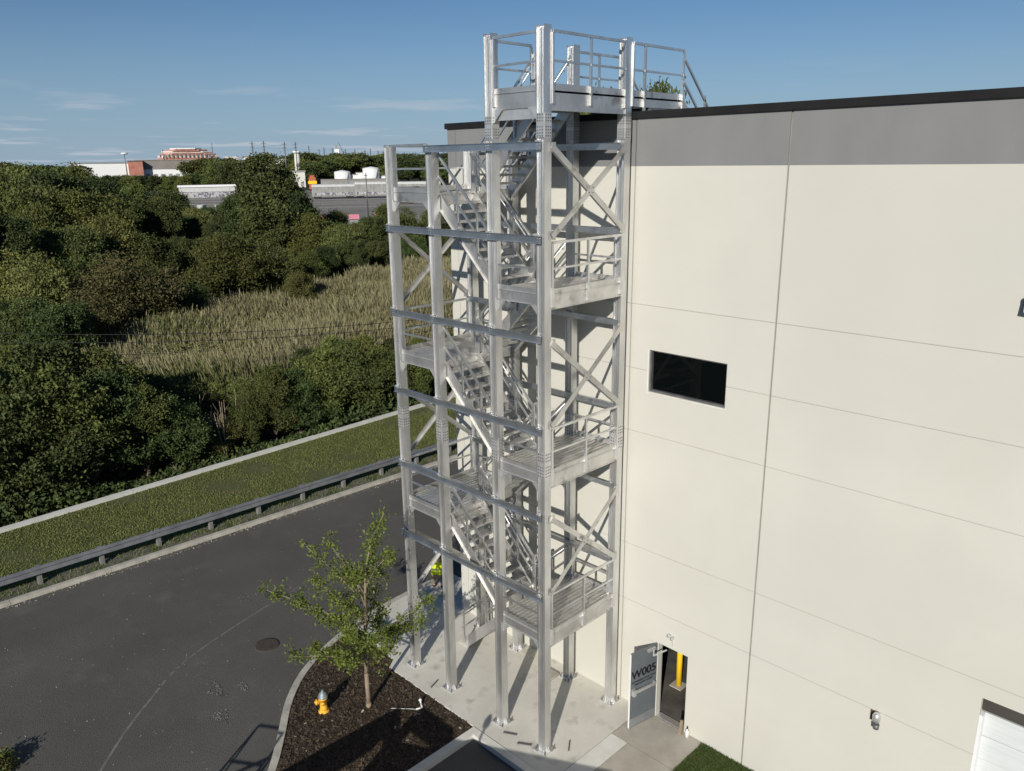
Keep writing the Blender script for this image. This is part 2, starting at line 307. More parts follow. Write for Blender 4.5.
# chalky scrape and repair seam on the road
def ribbon(name, P, wd, z, m, n=6, jit=.25):
    S_ = smooth(P, n); r_ = MB(); prev = None
    for i in range(len(S_)-1):
        t = (S_[i+1]-S_[i]).normalized(); nn = Vector((-t.y, t.x)); w_ = wd*(1+rnd.uniform(-jit, jit)); cur = (S_[i]+nn*w_/2, S_[i]-nn*w_/2)
        if prev and rnd.random() > .06: r_.poly([(*prev[0],z),(*prev[1],z),(*cur[1],z),(*cur[0],z)])
        prev = cur
    return struct(name, r_, m)
ribbon('road_scrape', [(-9.2,-10.35),(-10.2,-9.4),(-10.97,-8.51),(-11.7,-7.6),(-12.19,-6.61),(-12.65,-5.2),(-13.05,-3.67),(-13.3,-2.6)], .065, -.126, SCR, 14)
for i_, (sx_, sy_, sr_, n_) in enumerate(SCUFF):
    pg = [(sx_+sr_*math.cos(t_)*(1+.4*math.sin(3*t_+i_)), sy_+.6*sr_*math.sin(t_)) for t_ in [k_*.52 for k_ in range(12)]]
    chips('road_scuff', n_, sx_-sr_*1.4, sx_+sr_*1.4, sy_-sr_, sy_+sr_, -.131, .01, .035, pg, [SCR, CONC2], ('scuffed pale flakes on the asphalt, patch %s' % ('beside the manhole','left of the island kerb','nearest the picture bottom','farthest up the road')[i_]), 'scuff')
chips('road_grit', 1300, -19.4, -4.5, -16, 12, -.13, .006, .020, None, [CONC2, KERB], 'pale grit and small stones scattered over the asphalt road', 'grit')
chips('kerb_grit', 1500, -19.49, -19.2, -16, 30, -.13, .01, .04, None, [CONC2, CHIP], 'fine litter gathered along the road kerb', 'grit')
# manhole
mh = empty('manhole_cover', (-11.01,-5.13,-.13), 'round rusty iron manhole cover set in the asphalt road', 'manhole cover')
q = MB(); q.lathe((0,0,-.05), [(.36,0),(.36,.054),(.31,.056)], 32); q.build('ring', IRON, mh)
q = MB(); q.lathe((0,0,-.03), [(.30,0),(.30,.040)], 32)
for i in range(-5, 6):
    for j in range(-5, 6):
        if (i*i+j*j) < 19: q.box(i*.055-.016, i*.055+.016, j*.055-.016, j*.055+.016, .009, .017)
q.build('cover', IRON, mh)

# ================================================================== WAREHOUSE
WX0, WX1, WY1, ZT = -8.21, 26.0, 34.0, 14.21
bld = empty('warehouse', (WX0, 0, 0), 'tall cream precast warehouse with grey top band and black coping behind the stair tower', 'building')
OX = Vector((WX0,0,0))
def lb(name, mb, m, parent=bld):
    o = mb.build(name, m, parent)
    if parent is bld: o.location = -OX
    return o
xs = [(-8.21,0),( -7.905,1),(-7.890,1),(-2.112,1),(-2.088,1),(1.338,1),(1.376,1),(8.8,1),(8.825,1),(16.2,1),(16.225,1)]
op = [(-1.05,-.13,-.7,2.13),(-1.571,.369,8.311,9.275),(5.78,8.6,-.7,4.09)]
xc = sorted(set([-8.21,-7.905,-7.89,-2.112,-2.088,1.338,1.376,8.8,8.825,16.2,16.225,26.0]+[o[0] for o in op]+[o[1] for o in op]))
seams = [10.26,8.79,7.29,4.40,2.89]
zc = sorted(set([-.7,13.214,ZT]+[s_-.007 for s_ in seams]+[s_+.007 for s_ in seams]+[o[2] for o in op]+[o[3] for o in op]))
VJ = [(-7.905,-7.89),(-2.112,-2.088),(1.338,1.376),(8.8,8.825),(16.2,16.225)]
def cell(i, j):
    xm = (xc[i]+xc[i+1])/2; zm = (zc[j]+zc[j+1])/2
    for o in op:
        if o[0] < xm < o[1] and o[2] < zm < o[3]: return None
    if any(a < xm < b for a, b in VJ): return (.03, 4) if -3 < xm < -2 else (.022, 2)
    if any(abs(zm-s_) < .007 for s_ in seams): return (.014, 3)
    return (0, 1 if zm > 13.214 else 0)
wl = MB(); TH = .26
NX, NZ = len(xc)-1, len(zc)-1
for i in range(NX):
    for j in range(NZ):
        c = cell(i, j)
        if c is None: continue
        d, m_ = c; x0, x1, z0, z1 = xc[i], xc[i+1], zc[j], zc[j+1]
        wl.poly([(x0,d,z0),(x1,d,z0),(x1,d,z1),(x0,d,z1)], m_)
        for di, dj, e in ((-1,0,((x0,z0),(x0,z1))),(1,0,((x1,z1),(x1,z0))),(0,-1,((x1,z0),(x0,z0))),(0,1,((x0,z1),(x1,z1)))):
            a, b = i+di, j+dj; nb = cell(a, b) if 0 <= a < NX and 0 <= b < NZ else None
            dn = TH if nb is None else nb[0]
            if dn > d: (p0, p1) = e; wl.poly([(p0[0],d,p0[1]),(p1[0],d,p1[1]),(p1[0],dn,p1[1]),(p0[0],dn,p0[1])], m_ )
me = bpy.data.meshes.new('wall'); me.from_pydata(wl.v, [], wl.f)
for m_ in (CREAM, GREYP, SEAL, mat('seam_shadow_gap', (.42,.405,.35), rough=.8), mat('shaded_joint', (.03,.03,.03), rough=.8)): me.materials.append(m_)  # last one: joint by the column, shade put in as a darker colour
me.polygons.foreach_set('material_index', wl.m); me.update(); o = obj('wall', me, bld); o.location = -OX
q = MB(); q.box(WX0, WX0+.26, TH+.002, WY1, -.7, 13.21, 0); q.box(WX0, WX0+.26, TH+.002, WY1, 13.214, ZT, 1); q.box(WX0, WX1, WY1, WY1+.26, -.7, ZT, 0); q.box(WX1, WX1+.26, 0, WY1, -.7, ZT, 0); lb('wall', q, [CREAM, GREYP])
q = MB(); q.box(WX0+.262, WX1-.002, TH+.01, WY1-.002, 13.1, 13.3); lb('roof', q, ROOFM)
q = MB()
q.box(WX0-.04, WX1+.3, -.05, .34, ZT+.002, ZT+.11); q.box(WX0-.04, WX0+.34, .342, WY1+.3, ZT+.002, ZT+.11); q.box(WX0+.342, WX1+.3, WY1-.06, WY1+.3, ZT+.002, ZT+.11); q.box(WX0-.045, WX1+.3, -.056, -.052, ZT-.03, ZT+.112); q.box(WX0-.05,WX0-.046,-.05,WY1+.3,ZT-.03,ZT+.11)
lb('coping', q, BLACK)
# interior: floor, back partition, ceiling (all dark)
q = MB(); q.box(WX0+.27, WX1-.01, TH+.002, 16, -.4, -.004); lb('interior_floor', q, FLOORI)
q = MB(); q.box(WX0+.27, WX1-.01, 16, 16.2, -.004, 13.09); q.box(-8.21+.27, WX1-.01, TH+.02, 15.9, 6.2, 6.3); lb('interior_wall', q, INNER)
# small parts on the wall
q = MB(); q.box(-.09, -.03, -.10, -.002, 0, .02); 
win = MB(); fx0, fx1, fz0, fz1 = -1.571, .369, 8.311, 9.275
for a in ((fx0,fx0+.05,fz0,fz1),(fx1-.03,fx1,fz0,fz1),(fx0+.05,fx1-.03,fz0,fz0+.05),(fx0+.05,fx1-.03,fz1-.03,fz1)): win.box(a[0]+.002,a[1]-.002,.03,.12,a[2]+.002,a[3]-.002)
wo = lb('window', win, MET)
q = MB(); q.box(fx0+.052,fx1-.032,.10,.106,fz0+.052,fz1-.032); q.build('pane', GLASS, wo)
q = MB(); q.box(fx0-.035,fx0-.002,-.008,.02,fz0-.03,fz1); q.box(fx0-.035,fx1+.005,-.015,.02,fz0-.035,fz0-.003); q.build('window_sill', CONC3, wo)
q = MB(); q.bar((fx0+.35,.20,fz0+.06),(fx0+.95,.20,fz0+.42),.03,.04); q.build('inner_strut', MET, wo)
# door
dr = MB(); x0, x1, zt = -1.05, -.13, 2.13
dr.box(x0+.001,x0+.05,.0,.16,0,zt-.001); dr.box(x1-.05,x1-.001,.0,.16,0,zt-.001); dr.box(x0+.05,x1-.05,.0,.16,zt-.05,zt-.001)
df = lb('door_frame', dr, MATS['cream_wall_paint'])
q = MB(); q.box(x0+.05,x1-.05,.02,.20,-.02,.015); q.build('threshold', ALUB, df)
ang = math.atan2(-.83, -.17)
leaf = MB(); leaf.box(0.0,.845,-.045,0.0,.012,2.07); lf = leaf.build('door', DOORP, df); lf.location = (x0+.03,-.012,0); lf.rotation_euler = (0,0,ang)
q = MB(); q.box(.846,.854,-.048,.003,.012,2.07); q.build('edge_strip', WHITE, lf)
q = MB(); q.box(.02,.825,.001,.004,.03,.26); q.build('foot_reflection', MATS['galvanised_rail'], lf)  # thin pale sheet standing for the reflection along the door foot
q = MB(); q.box(.10,.80,.03,.07,.98,1.05); q.box(.72,.81,.001,.09,.93,1.10); q.box(.06,.13,.001,.06,.96,1.06); q.build('panic_bar', ALUB, lf)
q = MB(); q.box(.10,.34,.001,.06,1.96,2.03); q.bar((.2,.08,2.02),(.42,.30,2.05),.03,.02); q.bar((.42,.30,2.05),(.02,.33,2.07),.03,.02); q.build('door_closer', ALUB, lf)
for z_ in (.25,1.05,1.85): q = MB(); q.tube((0,-.02,z_-.06),(0,-.02,z_+.06),.014); q.build('hinge', MET, lf)
def text(body, size, loc, rot, m, parent, name='lettering', ext=.003, align='CENTER', bold=0):
    cu = bpy.data.curves.new(name, 'FONT'); cu.body = body; cu.size = size; cu.extrude = ext; cu.align_x = align
    t = bpy.data.objects.new('tmp', cu); COL.objects.link(t); bpy.context.view_layer.update()
    me_ = bpy.data.meshes.new_from_object(t.evaluated_get(bpy.context.evaluated_depsgraph_get())); bpy.data.objects.remove(t)
    if bold:
        bm_ = bmesh.new()
        for k_ in (-1, 0, 1):
            tmp = me_.copy(); tmp.transform(Matrix.Translation((k_*bold, k_*bold*.3, k_*.0004))); bm_.from_mesh(tmp); bpy.data.meshes.remove(tmp)
        bm_.to_mesh(me_); bm_.free()
    me_.materials.clear(); me_.materials.append(m); me_.name = name; me_.polygons.foreach_set('material_index', [0]*len(me_.polygons))
    o_ = obj(name, me_, parent); o_.location = loc; o_.rotation_euler = rot; return o_
text('W005', .31, (.425,.006,1.36), (R(90),0,R(180)), BLK, lf, bold=.008)
text('AUTHORIZED ENTRY ONLY', .062, (.425,.006,1.245), (R(90),0,R(180)), BLK, lf)
text('KEEP DOOR CLOSED', .062, (.425,.006,1.165), (R(90),0,R(180)), BLK, lf)
# dock door
dk = MB(); 
for i in range(8): dk.box(5.785,8.598,.15+.004*(i%2),.20,-.1+i*.48,-.1+i*.48+.472)
do = lb('dock_door', dk, DOCK)
q = MB(); q.box(5.79,8.59,.10,.148,3.80,4.085); q.build('header_brush_shade', DKG, do)  # dark strip: brush seal, with the shade of the recess put into its colour
q = MB(); q.box(5.782,5.84,-.006,.147,-.1,3.74); q.build('jamb', WHITE, do)
# yellow bollard inside
bo = empty('bollard', (-1.27,1.42,0), 'yellow steel bollard on a pale concrete base inside the open doorway', 'bollard')
q = MB(); q.lathe((0,0,.02), [(.075,0),(.075,.96),(.06,1.02),(.03,1.045)], 20); q.build('post', BOLY, bo)
q = MB(); q.box(-.17,.17,-.17,.17,-.003,.02); q.build('base_slab', CONC2, bo)
# fixtures on the wall
f_ = empty('wall_light', (4.10,0,2.74), 'small grey wall fixture beside a rusty opening on the cream wall near the lawn', 'wall light')
q = MB(); q.box(-.13,-.02,-.012,.0,-.08,.14); q.build('rusty_box', mat('rust', (.07,.03,.02), (.12,.06,.04), rough=.9, scale=20), f_)
q = MB(); q.lathe((.02,-.10,-.02), [(.03,.0),(.07,.02),(.08,.14),(.05,.2),(.01,.21)], 16); q.box(-.03,.05,-.10,-.002,.06,.14); q.build('lamp_housing', ALUB, f_)
q = MB(); q.lathe((.04,-.13,-.16), [(.02,0),(.055,.02),(.06,.12)], 14); q.build('lamp_glass', MET, f_)
f_ = empty('floodlight', (5.50,0,11.10), 'grey wall mounted floodlight high on the right of the wall', 'wall light')
q = MB(); q.hexa([(-.02,-.20,-.10),(.40,-.20,-.10),(.40,-.02,-.20),(-.02,-.02,-.20),(-.02,-.17,.08),(.40,-.17,.08),(.40,-.02,.16),(-.02,-.02,.16)]); q.build('housing', MATS['wagon_grey'], f_)
q = MB(); q.box(-.05,-.022,-.12,-.001,-.12,.12); q.bar((0,-.2,.12),(.4,-.3,.26),.02,.02); q.build('bracket', MET, f_)
f_ = empty('conduit_outlet', (-.66,0,2.36), 'small pipe outlet stub on the wall just above the open door', 'pipe outlet')
q = MB(); q.tube((-.04,-.10,.08),(-.04,0,.08),.035,n=10); q.tube((.06,-.12,.05),(.06,0,.05),.03,n=10); q.bar((.03,-.008,.0),(.06,-.008,-.18),.02,.012); q.build('stub', ALUB, f_)
f_ = empty('door_wedge', (-.20,-.12,0), 'brown timber wedge standing at the right foot of the open doorway', 'door wedge')
q = MB(); q.hexa([(-.04,-.04,0),(.04,-.04,0),(.04,.03,0),(-.04,.03,0),(-.03,.02,.36),(.03,.02,.36),(.03,.06,.36),(-.03,.06,.36)]); q.build('block', BARKP, f_)
f_ = empty('white_bottle', (-.03,-.10,0), 'small white bottle standing against the wall beside the doorway', 'bottle')
q = MB(); q.lathe((0,0,0), [(.045,0),(.045,.15),(.02,.2),(.018,.23)], 14); q.build('bottle_body', WHITE, f_)
q = MB(); q.lathe((0,0,.232), [(.02,0),(.02,.03)], 12); q.build('cap', BLK, f_)

# ================================================================== STAIR TOWER
XA, XB, XC, XD = -7.02, -5.52, -3.61, -2.20; YF, YB = -2.78, -.30
tw = empty('stair_tower', (XA, YF, 0), 'tall silver aluminium stair tower of switchback flights against the warehouse wall', 'stair tower'); TO = Vector((XA,YF,0))
def tp(name, mb, m, parent=tw, label=None):
    o = mb.build(name, m, parent)
    if parent is tw: o.location = -TO
    if label: o['label'] = label
    return o
RT = [3.16, 7.03, 10.88, 14.72]; LT = [5.09, 8.95, 12.80]        # top of toe board of the landings
BZ = [4.09, 6.04, 7.99, 9.95, 11.94, 13.70]
def column(x, y, top, splices, fy):
    s_ = .1; c = MB()
    for sx in (-1, 1): c.box(x+sx*s_-(.0125 if sx > 0 else 0), x+sx*s_+(.0125 if sx < 0 else 0), y-s_, y+s_, .02, top)
    for sy in (-1, 1): c.box(x-s_+.0135, x+s_-.0135, y+sy*.066-.005, y+sy*.066+.005, .021, top-(.055 if sy < 0 else .006))
    for sx in (-1, 1): c.box(x+sx*.036-.003, x+sx*.036+.003, y-.0865, y-.0775, .021, top-.02)
    co = tp('column', c, ALU)
    b = MB(); b.box(x-.19,x+.19,y-.19,y+.19,.0,.022)
    for sx in (-1,1):
        for sy in (-1,1): b.tube((x+sx*.145,y+sy*.145,.02),(x+sx*.145,y+sy*.145,.075),.016,n=6,mi=1)
    for sx in (-1,1): b.hexa([(x+sx*.105,y-.006,.022),(x+sx*.18,y-.006,.022),(x+sx*.18,y+.006,.022),(x+sx*.105,y+.006,.022),(x+sx*.105,y-.006,.16),(x+sx*.11,y-.006,.16),(x+sx*.11,y+.006,.16),(x+sx*.105,y+.006,.16)])
    b.build('base_plate', [ALUB, HOLE], co)
    for z0, z1 in splices:
        p = MB()
        for sy in (-1, 1): p.box(x-.098,x+.098,y+sy*.104-.003,y+sy*.104+.003,z0,z1)
        for sx in (-1, 1): p.box(x+sx*.104-.003,x+sx*.104+.003,y-.098,y+.098,z0,z1)
        n = 8
        for i in range(n):
            z = z0+.03+(z1-z0-.06)*(i/7 if i < 4 else i/7)+(.0 if i < 4 else .0)
            if i == 4: continue
            for u in (-.062,.0,.062):
                p.box(x+u-.0115,x+u+.0115,y-.114,y-.107,z-.012,z+.012,1)
                p.box(x+.107,x+.114,y+u-.0115,y+u+.0115,z-.012,z+.012,1)
        p.build('splice_plate', [ALUB, HOLE], co)
    return co
MID = (6.90,7.45); UPS = (13.77,14.21)
for x, top in ((XA,13.74),(XB,13.66)):
    for y in (YF, YB): column(x, y, top, [MID], 0)
for x in (XC, XD):
    for y in (YF, YB): column(x, y, 15.74, [MID, UPS], 0)
# horizontal channels, front and back
def channel(a, b, h, fl, face, m, name='beam', parent=tw):       # channel in x direction, web on the -y or +y side
    (x0, x1), y = (a, b), face
    return None
for k_, z in enumerate(BZ):
    x0 = XB-.14 if k_ == 5 else XA-.14
    y0 = YF-.125; c = MB()
    c.box(x0, XD+.03, y0-.008, y0, z-.14, z-.006); c.box(x0, XD+.03, y0-.045, y0+.02, z-.006, z); c.box(x0, XD+.03, y0-.045, y0-.008, z-.146, z-.14)
    for x in ([XA,XB,XC,XD] if k_ < 5 else [XB,XC,XD]):
        for dx in (-.06,.0): c.tube((x+dx,y0-.018,z-.05),(x+dx,y0-.008,z-.05),.010,n=6,mi=1); c.tube((x+dx,y0-.014,z-.10),(x+dx,y0-.008,z-.10),.010,n=6,mi=1)
    tp('beam', c, [ALUH, ALUH])
    for x in ([XA,XB,XC,XD] if k_ < 5 else [XB,XC,XD]): cl_ = MB(); cl_.box(x-.09,x+.0,y0-.03,y0+.024,z+.001,z+.03); tp('clip', cl_, ALUB)
    y1 = YB-.118; c = MB(); c.box(x0, XD+.02, y1-.008, y1, z-.14, z-.006); c.box(x0, XD+.02, y1-.04, y1+.012, z-.006, z); tp('beam', c, ALUH)
# cross braces on the end faces
def xbrace(x, sgn, z0, z1):
    ya, yb = YF+.09, YB-.09; X = x+sgn*.125
    for i, (a, b) in enumerate((((X,ya,z1),(X,yb,z0)),((X,ya,z0),(X,yb,z1)))):
        c = MB(); off = Vector((sgn*.012*i,0,0)); A = Vector(a)+off; B = Vector(b)+off
        c.bar(A, B, .012, .12); 
        d = (B-A).normalized(); u = Vector((0,-d.z,d.y)); u = u if u.z > 0 else -u
        c.bar(A-u*.05-Vector((sgn*.035,0,0)), B-u*.05-Vector((sgn*.035,0,0)), .06, .010)
        tp('cross_brace', c, ALUF)
    p = MB(); m_ = Vector((X+sgn*.02,(ya+yb)/2,(z0+z1)/2)); p.box(m_.x-.004,m_.x+.004,m_.y-.11,m_.y+.11,m_.z-.10,m_.z+.10)
    for dy in (-.06,.06):
        for dz in (-.05,.05): p.tube((m_.x-.01*sgn,m_.y+dy,m_.z+dz),(m_.x+.016*sgn,m_.y+dy,m_.z+dz),.013,n=6,mi=1)
    tp('gusset', p, [ALUF, HOLE])
    for yy, zz in ((ya+.03,z1-.02),(yb-.03,z1-.02),(ya+.03,z0+.02),(yb-.03,z0+.02)): p = MB(); p.box(X-.016,X-.008,yy-.09,yy+.09,zz-.09,zz+.09); tp('gusset', p, ALUF)
for z0, z1 in ((4.15,5.92),(8.02,9.80),(11.92,13.62)): xbrace(XD, 1, z0, z1)
for z0, z1 in ((2.15,4.0),(6.08,7.9),(10.0,11.85)): xbrace(XA, -1, z0, z1)
# railings helper: posts + top and mid rail
def rail(mb, a, b, h=1.02, posts=2, base=0, mid=True, lo=-.30, hx=.045):
    a = Vector(a); b = Vector(b); up_ = Vector((0,0,1))
    mb.bar(a+up_*h, b+up_*h, .045, .05); 
    if mid: mb.bar(a+up_*h*.5, b+up_*h*.5, .035, .04)
    for i in range(posts):
        q = a.lerp(b, i/(posts-1)) if posts > 1 else (a+b)/2
        mb.box(q.x-hx/2, q.x+hx/2, q.y-hx/2, q.y+hx/2, q.z+lo, q.z+h-.026)
def landing(zt, x0, x1, right):
    """zt = toe board top; bay x0..x1; open side towards the flights"""
    z = zt-.10; f = MB(); xo = x1+.075 if right else x0-.075; s = 1 if right else -1
    # end fascia (faces +x for the right landings)
    f.box(min(xo,xo-s*.012),max(xo,xo-s*.012),YF+.105,YB-.105,z-.30,zt)
    f.box(min(xo,xo+s*.035),max(xo,xo+s*.035),YF+.105,YB-.105,z-.008,z); f.box(min(xo,xo+s*.03),max(xo,xo+s*.03),YF+.105,YB-.105,z-.308,z-.301)
    # front and back fascias between columns
    for y in (YF-.02, YB+.02): f.box(x0+.105,x1-.105,y-.006,y+.006,z-.22,zt); f.box(x0+.105,x1-.105,y-.03,y-.0065,z-.006,z); f.box(x0+.105,x1-.105,y-.03,y-.0065,z-.226,z-.220)
    xi = x0 if right else x1
    f.box(xi-.012,xi+.012,YF+.105,YB-.105,z-.26,z-.045)
    # joists
    for i in range(1,4): xx = x0+(x1-x0)*i/4; f.box(xx-.02,xx+.02,YF+.02,YB-.02,z-.16,z-.045)
    lo = tp('landing', f, ALUF)
    d = MB(); n = 13; wd = (x1-x0+.10)/n
    for i in range(n):
        a = x0-.03+i*wd; d.box(a, a+wd-.022, YF+.0, YB+.0, z-.042, z-.006)
        d.box(a+.02, a+.03, YF+.0, YB+.0, z-.0058, z+.002)
    d.build('deck', DECK, lo)
    # brackets
    for y in (YF, YB):
        for xx, sx in ((x0,1),(x1,-1)):
            b = MB(); b.poly([(xx+sx*.105,y-.04,z-.23),(xx+sx*.33,y-.04,z-.23),(xx+sx*.105,y-.04,z-.47)]); b.poly([(xx+sx*.105,y-.032,z-.23),(xx+sx*.105,y-.032,z-.47),(xx+sx*.33,y-.032,z-.23)])
            b.poly([(xx+sx*.33,y-.04,z-.23),(xx+sx*.33,y-.032,z-.23),(xx+sx*.105,y-.032,z-.47),(xx+sx*.105,y-.04,z-.47)])
            b.build('bracket', ALUB, lo)
    r_ = MB(); 
    rail(r_, (xo+s*.025,YF+.13,z), (xo+s*.025,YB-.13,z), posts=3, lo=-.22)
    r_.build('guard_rail', ALU, lo)
    r_ = MB(); rail(r_, (x0+.13,YF-.05,z), (x1-.13,YF-.05,z), posts=2, lo=-.2); r_.build('guard_rail', ALU, lo)
    r_ = MB(); rail(r_, (x0+.13,YB-.05,z), (x1-.13,YB-.05,z), posts=2, lo=-.1); r_.build('guard_rail', ALU, lo)
    # short guard between the two lanes at the open side
    r_ = MB(); rail(r_, (xi,-1.60,z), (xi,-1.44,z), posts=2, lo=-.1, mid=False); r_.build('guard_rail', ALU, lo)
    for yy in ((YF+.13,(YF+YB)/2,YB-.13)):
        c = MB(); c.box(min(xo+s*.002,xo+s*.06),max(xo+s*.002,xo+s*.06),yy-.04,yy+.04,z-.25,z+.12)
        c.build('post_clip', ALUB, lo)
    return lo
for i, zt in enumerate(RT[:3]): landing(zt, XC, XD, True)
for zt in LT: landing(zt, XA, XB, False)
# flights
def flight(x_hi, z_hi, x_lo, z_lo, ya, yb, nst, guard_to_ground=False):
    dx = x_lo-x_hi; dz = z_lo-z_hi; s = MB(); L_ = math.hypot(dx, dz)
    for y, so_ in ((ya,-1),(yb,1)):
        A = Vector((x_hi,y,z_hi-.09)); B = Vector((x_lo,y,z_lo-.09))
        s.bar(A, B, .010, .26); d = (B-A).normalized(); u = Vector((-d.z,0,d.x)); u = u if u.z > 0 else -u
        s.bar(A+u*.134+Vector((0,so_*.022,0)), B+u*.134+Vector((0,so_*.022,0)), .055, .008); s.bar(A-u*.134+Vector((0,so_*.022,0)), B-u*.134+Vector((0,so_*.022,0)), .055, .008)
    fo = tp('stair_flight', s, ALUF)
    run = abs(dx)/(nst); sg = 1 if dx > 0 else -1
    first = None
    for i in range(1, nst):
        xc_ = x_hi+dx*(i)/nst; zc_ = z_hi+dz*i/nst
        if first is None:
            t = MB(); w_ = (yb-ya)/2-.012
            for j in range(3): t.box(-run/2-.02+j*(run+.03)/3, -run/2-.02+(j+1)*(run+.03)/3-.012, -w_, w_, -.03, 0)
            t.box(-run/2-.02,-run/2-.012,-w_,w_,-.055,-.0305); t.box(run/2,run/2+.008,-w_,w_,-.055,-.0305)
            first = t.build('tread', DECK, fo); o_ = first
        else: o_ = first.copy(); COL.objects.link(o_); o_.parent = fo
        o_.location = (xc_, (ya+yb)/2, zc_)
    for y, so_ in ((ya,-1),(yb,1)):
        h = MB(); Y = y+so_*.035; A = Vector((x_hi,Y,z_hi)); B = Vector((x_lo,Y,z_lo))
        if guard_to_ground: B = A.lerp(B, .97)
        for hh, tk in ((.92,.045),(.46,.035)): h.bar(A+Vector((0,0,hh)), B+Vector((0,0,hh)), tk, tk+.005)
        for t_ in (.03,.36,.68,.97):
            q = A.lerp(B, t_); h.box(q.x-.02,q.x+.02,q.y-.018,q.y+.018,q.z-.06,q.z+.90)
        # thin grab rail
        for t_ in (.1,.5,.9): q = A.lerp(B, t_); h.box(q.x-.01,q.x+.01,min(q.y,q.y-so_*.07),max(q.y,q.y-so_*.07),q.z+.80,q.z+.82)
        h.tube(A+Vector((0,-so_*.07,.83)), B+Vector((0,-so_*.07,.83)), .018, n=8)
        h.build('handrail', ALU, fo)
    return fo
Y1a, Y1b = YF+.13, -1.62; Y2a, Y2b = -1.42, YB-.10
for i in range(3):
    flight(XB, LT[i]-.11, XC, RT[i]-.11, Y1a, Y1b, 10)         # front lane: left landing down to right landing
    flight(XC, RT[i+1]-.11, XB, LT[i]-.11, Y2a, Y2b, 10)       # back lane: right landing down to left landing
flight(XC, RT[0]-.11, -6.86, 0, Y2a+.16, Y2b, 16, True)
# roof platform
z = RT[3]-.10; YE = 1.66; f = MB(); xo = XD+.08
f.box(xo-.012,xo,YF+.105,YB-.105,z-.36,RT[3]+.02); f.box(xo,xo+.008,YF+.105,YB-.105,z-.005,z); f.box(xo,xo+.03,YF+.105,YB-.105,z-.366,z-.361)
f.box(xo-.012,xo,YB+.105,YE,z-.20,RT[3]+.02); f.box(xo,xo+.008,YB+.11,YE,z-.005,z)
f.box(XC+.105,XD-.105,YF-.026,YF-.014,z-.30,RT[3]); f.box(XC+.105,XD-.105,YF-.05,YF-.0265,z-.006,z)
f.box(XC-.012,XC+.012,YF+.105,YB-.105,z-.26,z-.045); f.box(XC-.14,XC-.128,YB+.11,YE,z-.20,RT[3]+.02)
for i in range(1,4): xx = XC+(XD-XC)*i/4; f.box(xx-.02,xx+.02,YF,YE,z-.20,z-.045)
lo = tp('landing', f, ALUF, label='top roof landing carried over the black coping')
d = MB(); n = 14; wd = (XD-XC+.2)/n
for i in range(n): a = XC-.10+i*wd; d.box(a,a+wd-.02,YF,YE,z-.042,z-.006)
d.build('deck', DECK, lo)
r_ = MB(); rail(r_, (xo+.025,YF+.13,z), (xo+.025,YB-.13,z), posts=3, lo=-.24); r_.build('guard_rail', ALU, lo)
r_ = MB(); rail(r_, (xo+.025,YB+.12,z), (xo+.025,YE,z), posts=2, lo=-.2); r_.box(xo+.0,xo+.05,YB+.5,YB+.55,z-.62,z+1.0); r_.build('guard_rail', ALU, lo)
r_ = MB(); rail(r_, (XC+.13,YF-.05,z), (XD-.13,YF-.05,z), posts=2, lo=-.24); r_.build('guard_rail', ALU, lo)
r_ = MB(); rail(r_, (XC-.12,YF+.13,z), (XC-.12,-1.5,z), posts=2, lo=-.24); r_.build('guard_rail', ALU, lo)
r_ = MB(); rail(r_, (XC-.12,YB+.12,z), (XC-.12,YE,z), posts=3, lo=-.2); r_.build('guard_rail', ALU, lo)
b = MB()
for xx, sx in ((XC,1),(XD,-1)):
    b.hexa([(xx+sx*.105,YF-.06,z-.30),(xx+sx*.36,YF-.06,z-.30),(xx+sx*.36,YF-.05,z-.30),(xx+sx*.105,YF-.05,z-.30),(xx+sx*.105,YF-.06,z-.29),(xx+sx*.36,YF-.06,z-.29),(xx+sx*.36,YF-.05,z-.29),(xx+sx*.105,YF-.05,z-.29)])
    b.poly([(xx+sx*.105,YF-.06,z-.30),(xx+sx*.36,YF-.06,z-.30),(xx+sx*.105,YF-.06,z-.56)])
b.box(XC+.1,XD-.1,YF+.0,YF+.012,z-.5,z-.3)
b.build('bracket', ALUB, lo)
b = MB(); b.box(XC+.3,XC+.4,.36,.46,13.31,z-.21); b.box(XD-.1,XD,.36,.46,13.31,z-.21); b.box(XC-.1,XD+.1,.47,.53,z-.36,z-.205); b.build('roof_post', MET, lo)
# roof stair going down beyond the platform
s = MB()
for x in (XC-.05, XD+.10):
    s.bar((x,YE,z-.08),(x,YE+1.35,13.36),.012,.22)
ro = tp('roof_stair', s, ALUF)
for i in range(1,6):
    t = MB(); y = YE+1.3*i/6; zz = z-(z-13.4)*i/6; t.box(XC-.03,XD+.08,y-.12,y+.12,zz-.03,zz); t.build('tread', DECK, ro)
for x in (XC-.08, XD+.14):
    h = MB()
    for hh in (.95,.48): h.bar((x,YE,z+hh-.12),(x,YE+1.35,13.36+hh-.12),.04,.045)
    h.box(x-.02,x+.02,YE+.85,YE+.89,13.7,14.75)
    h.build('handrail', ALU, ro)

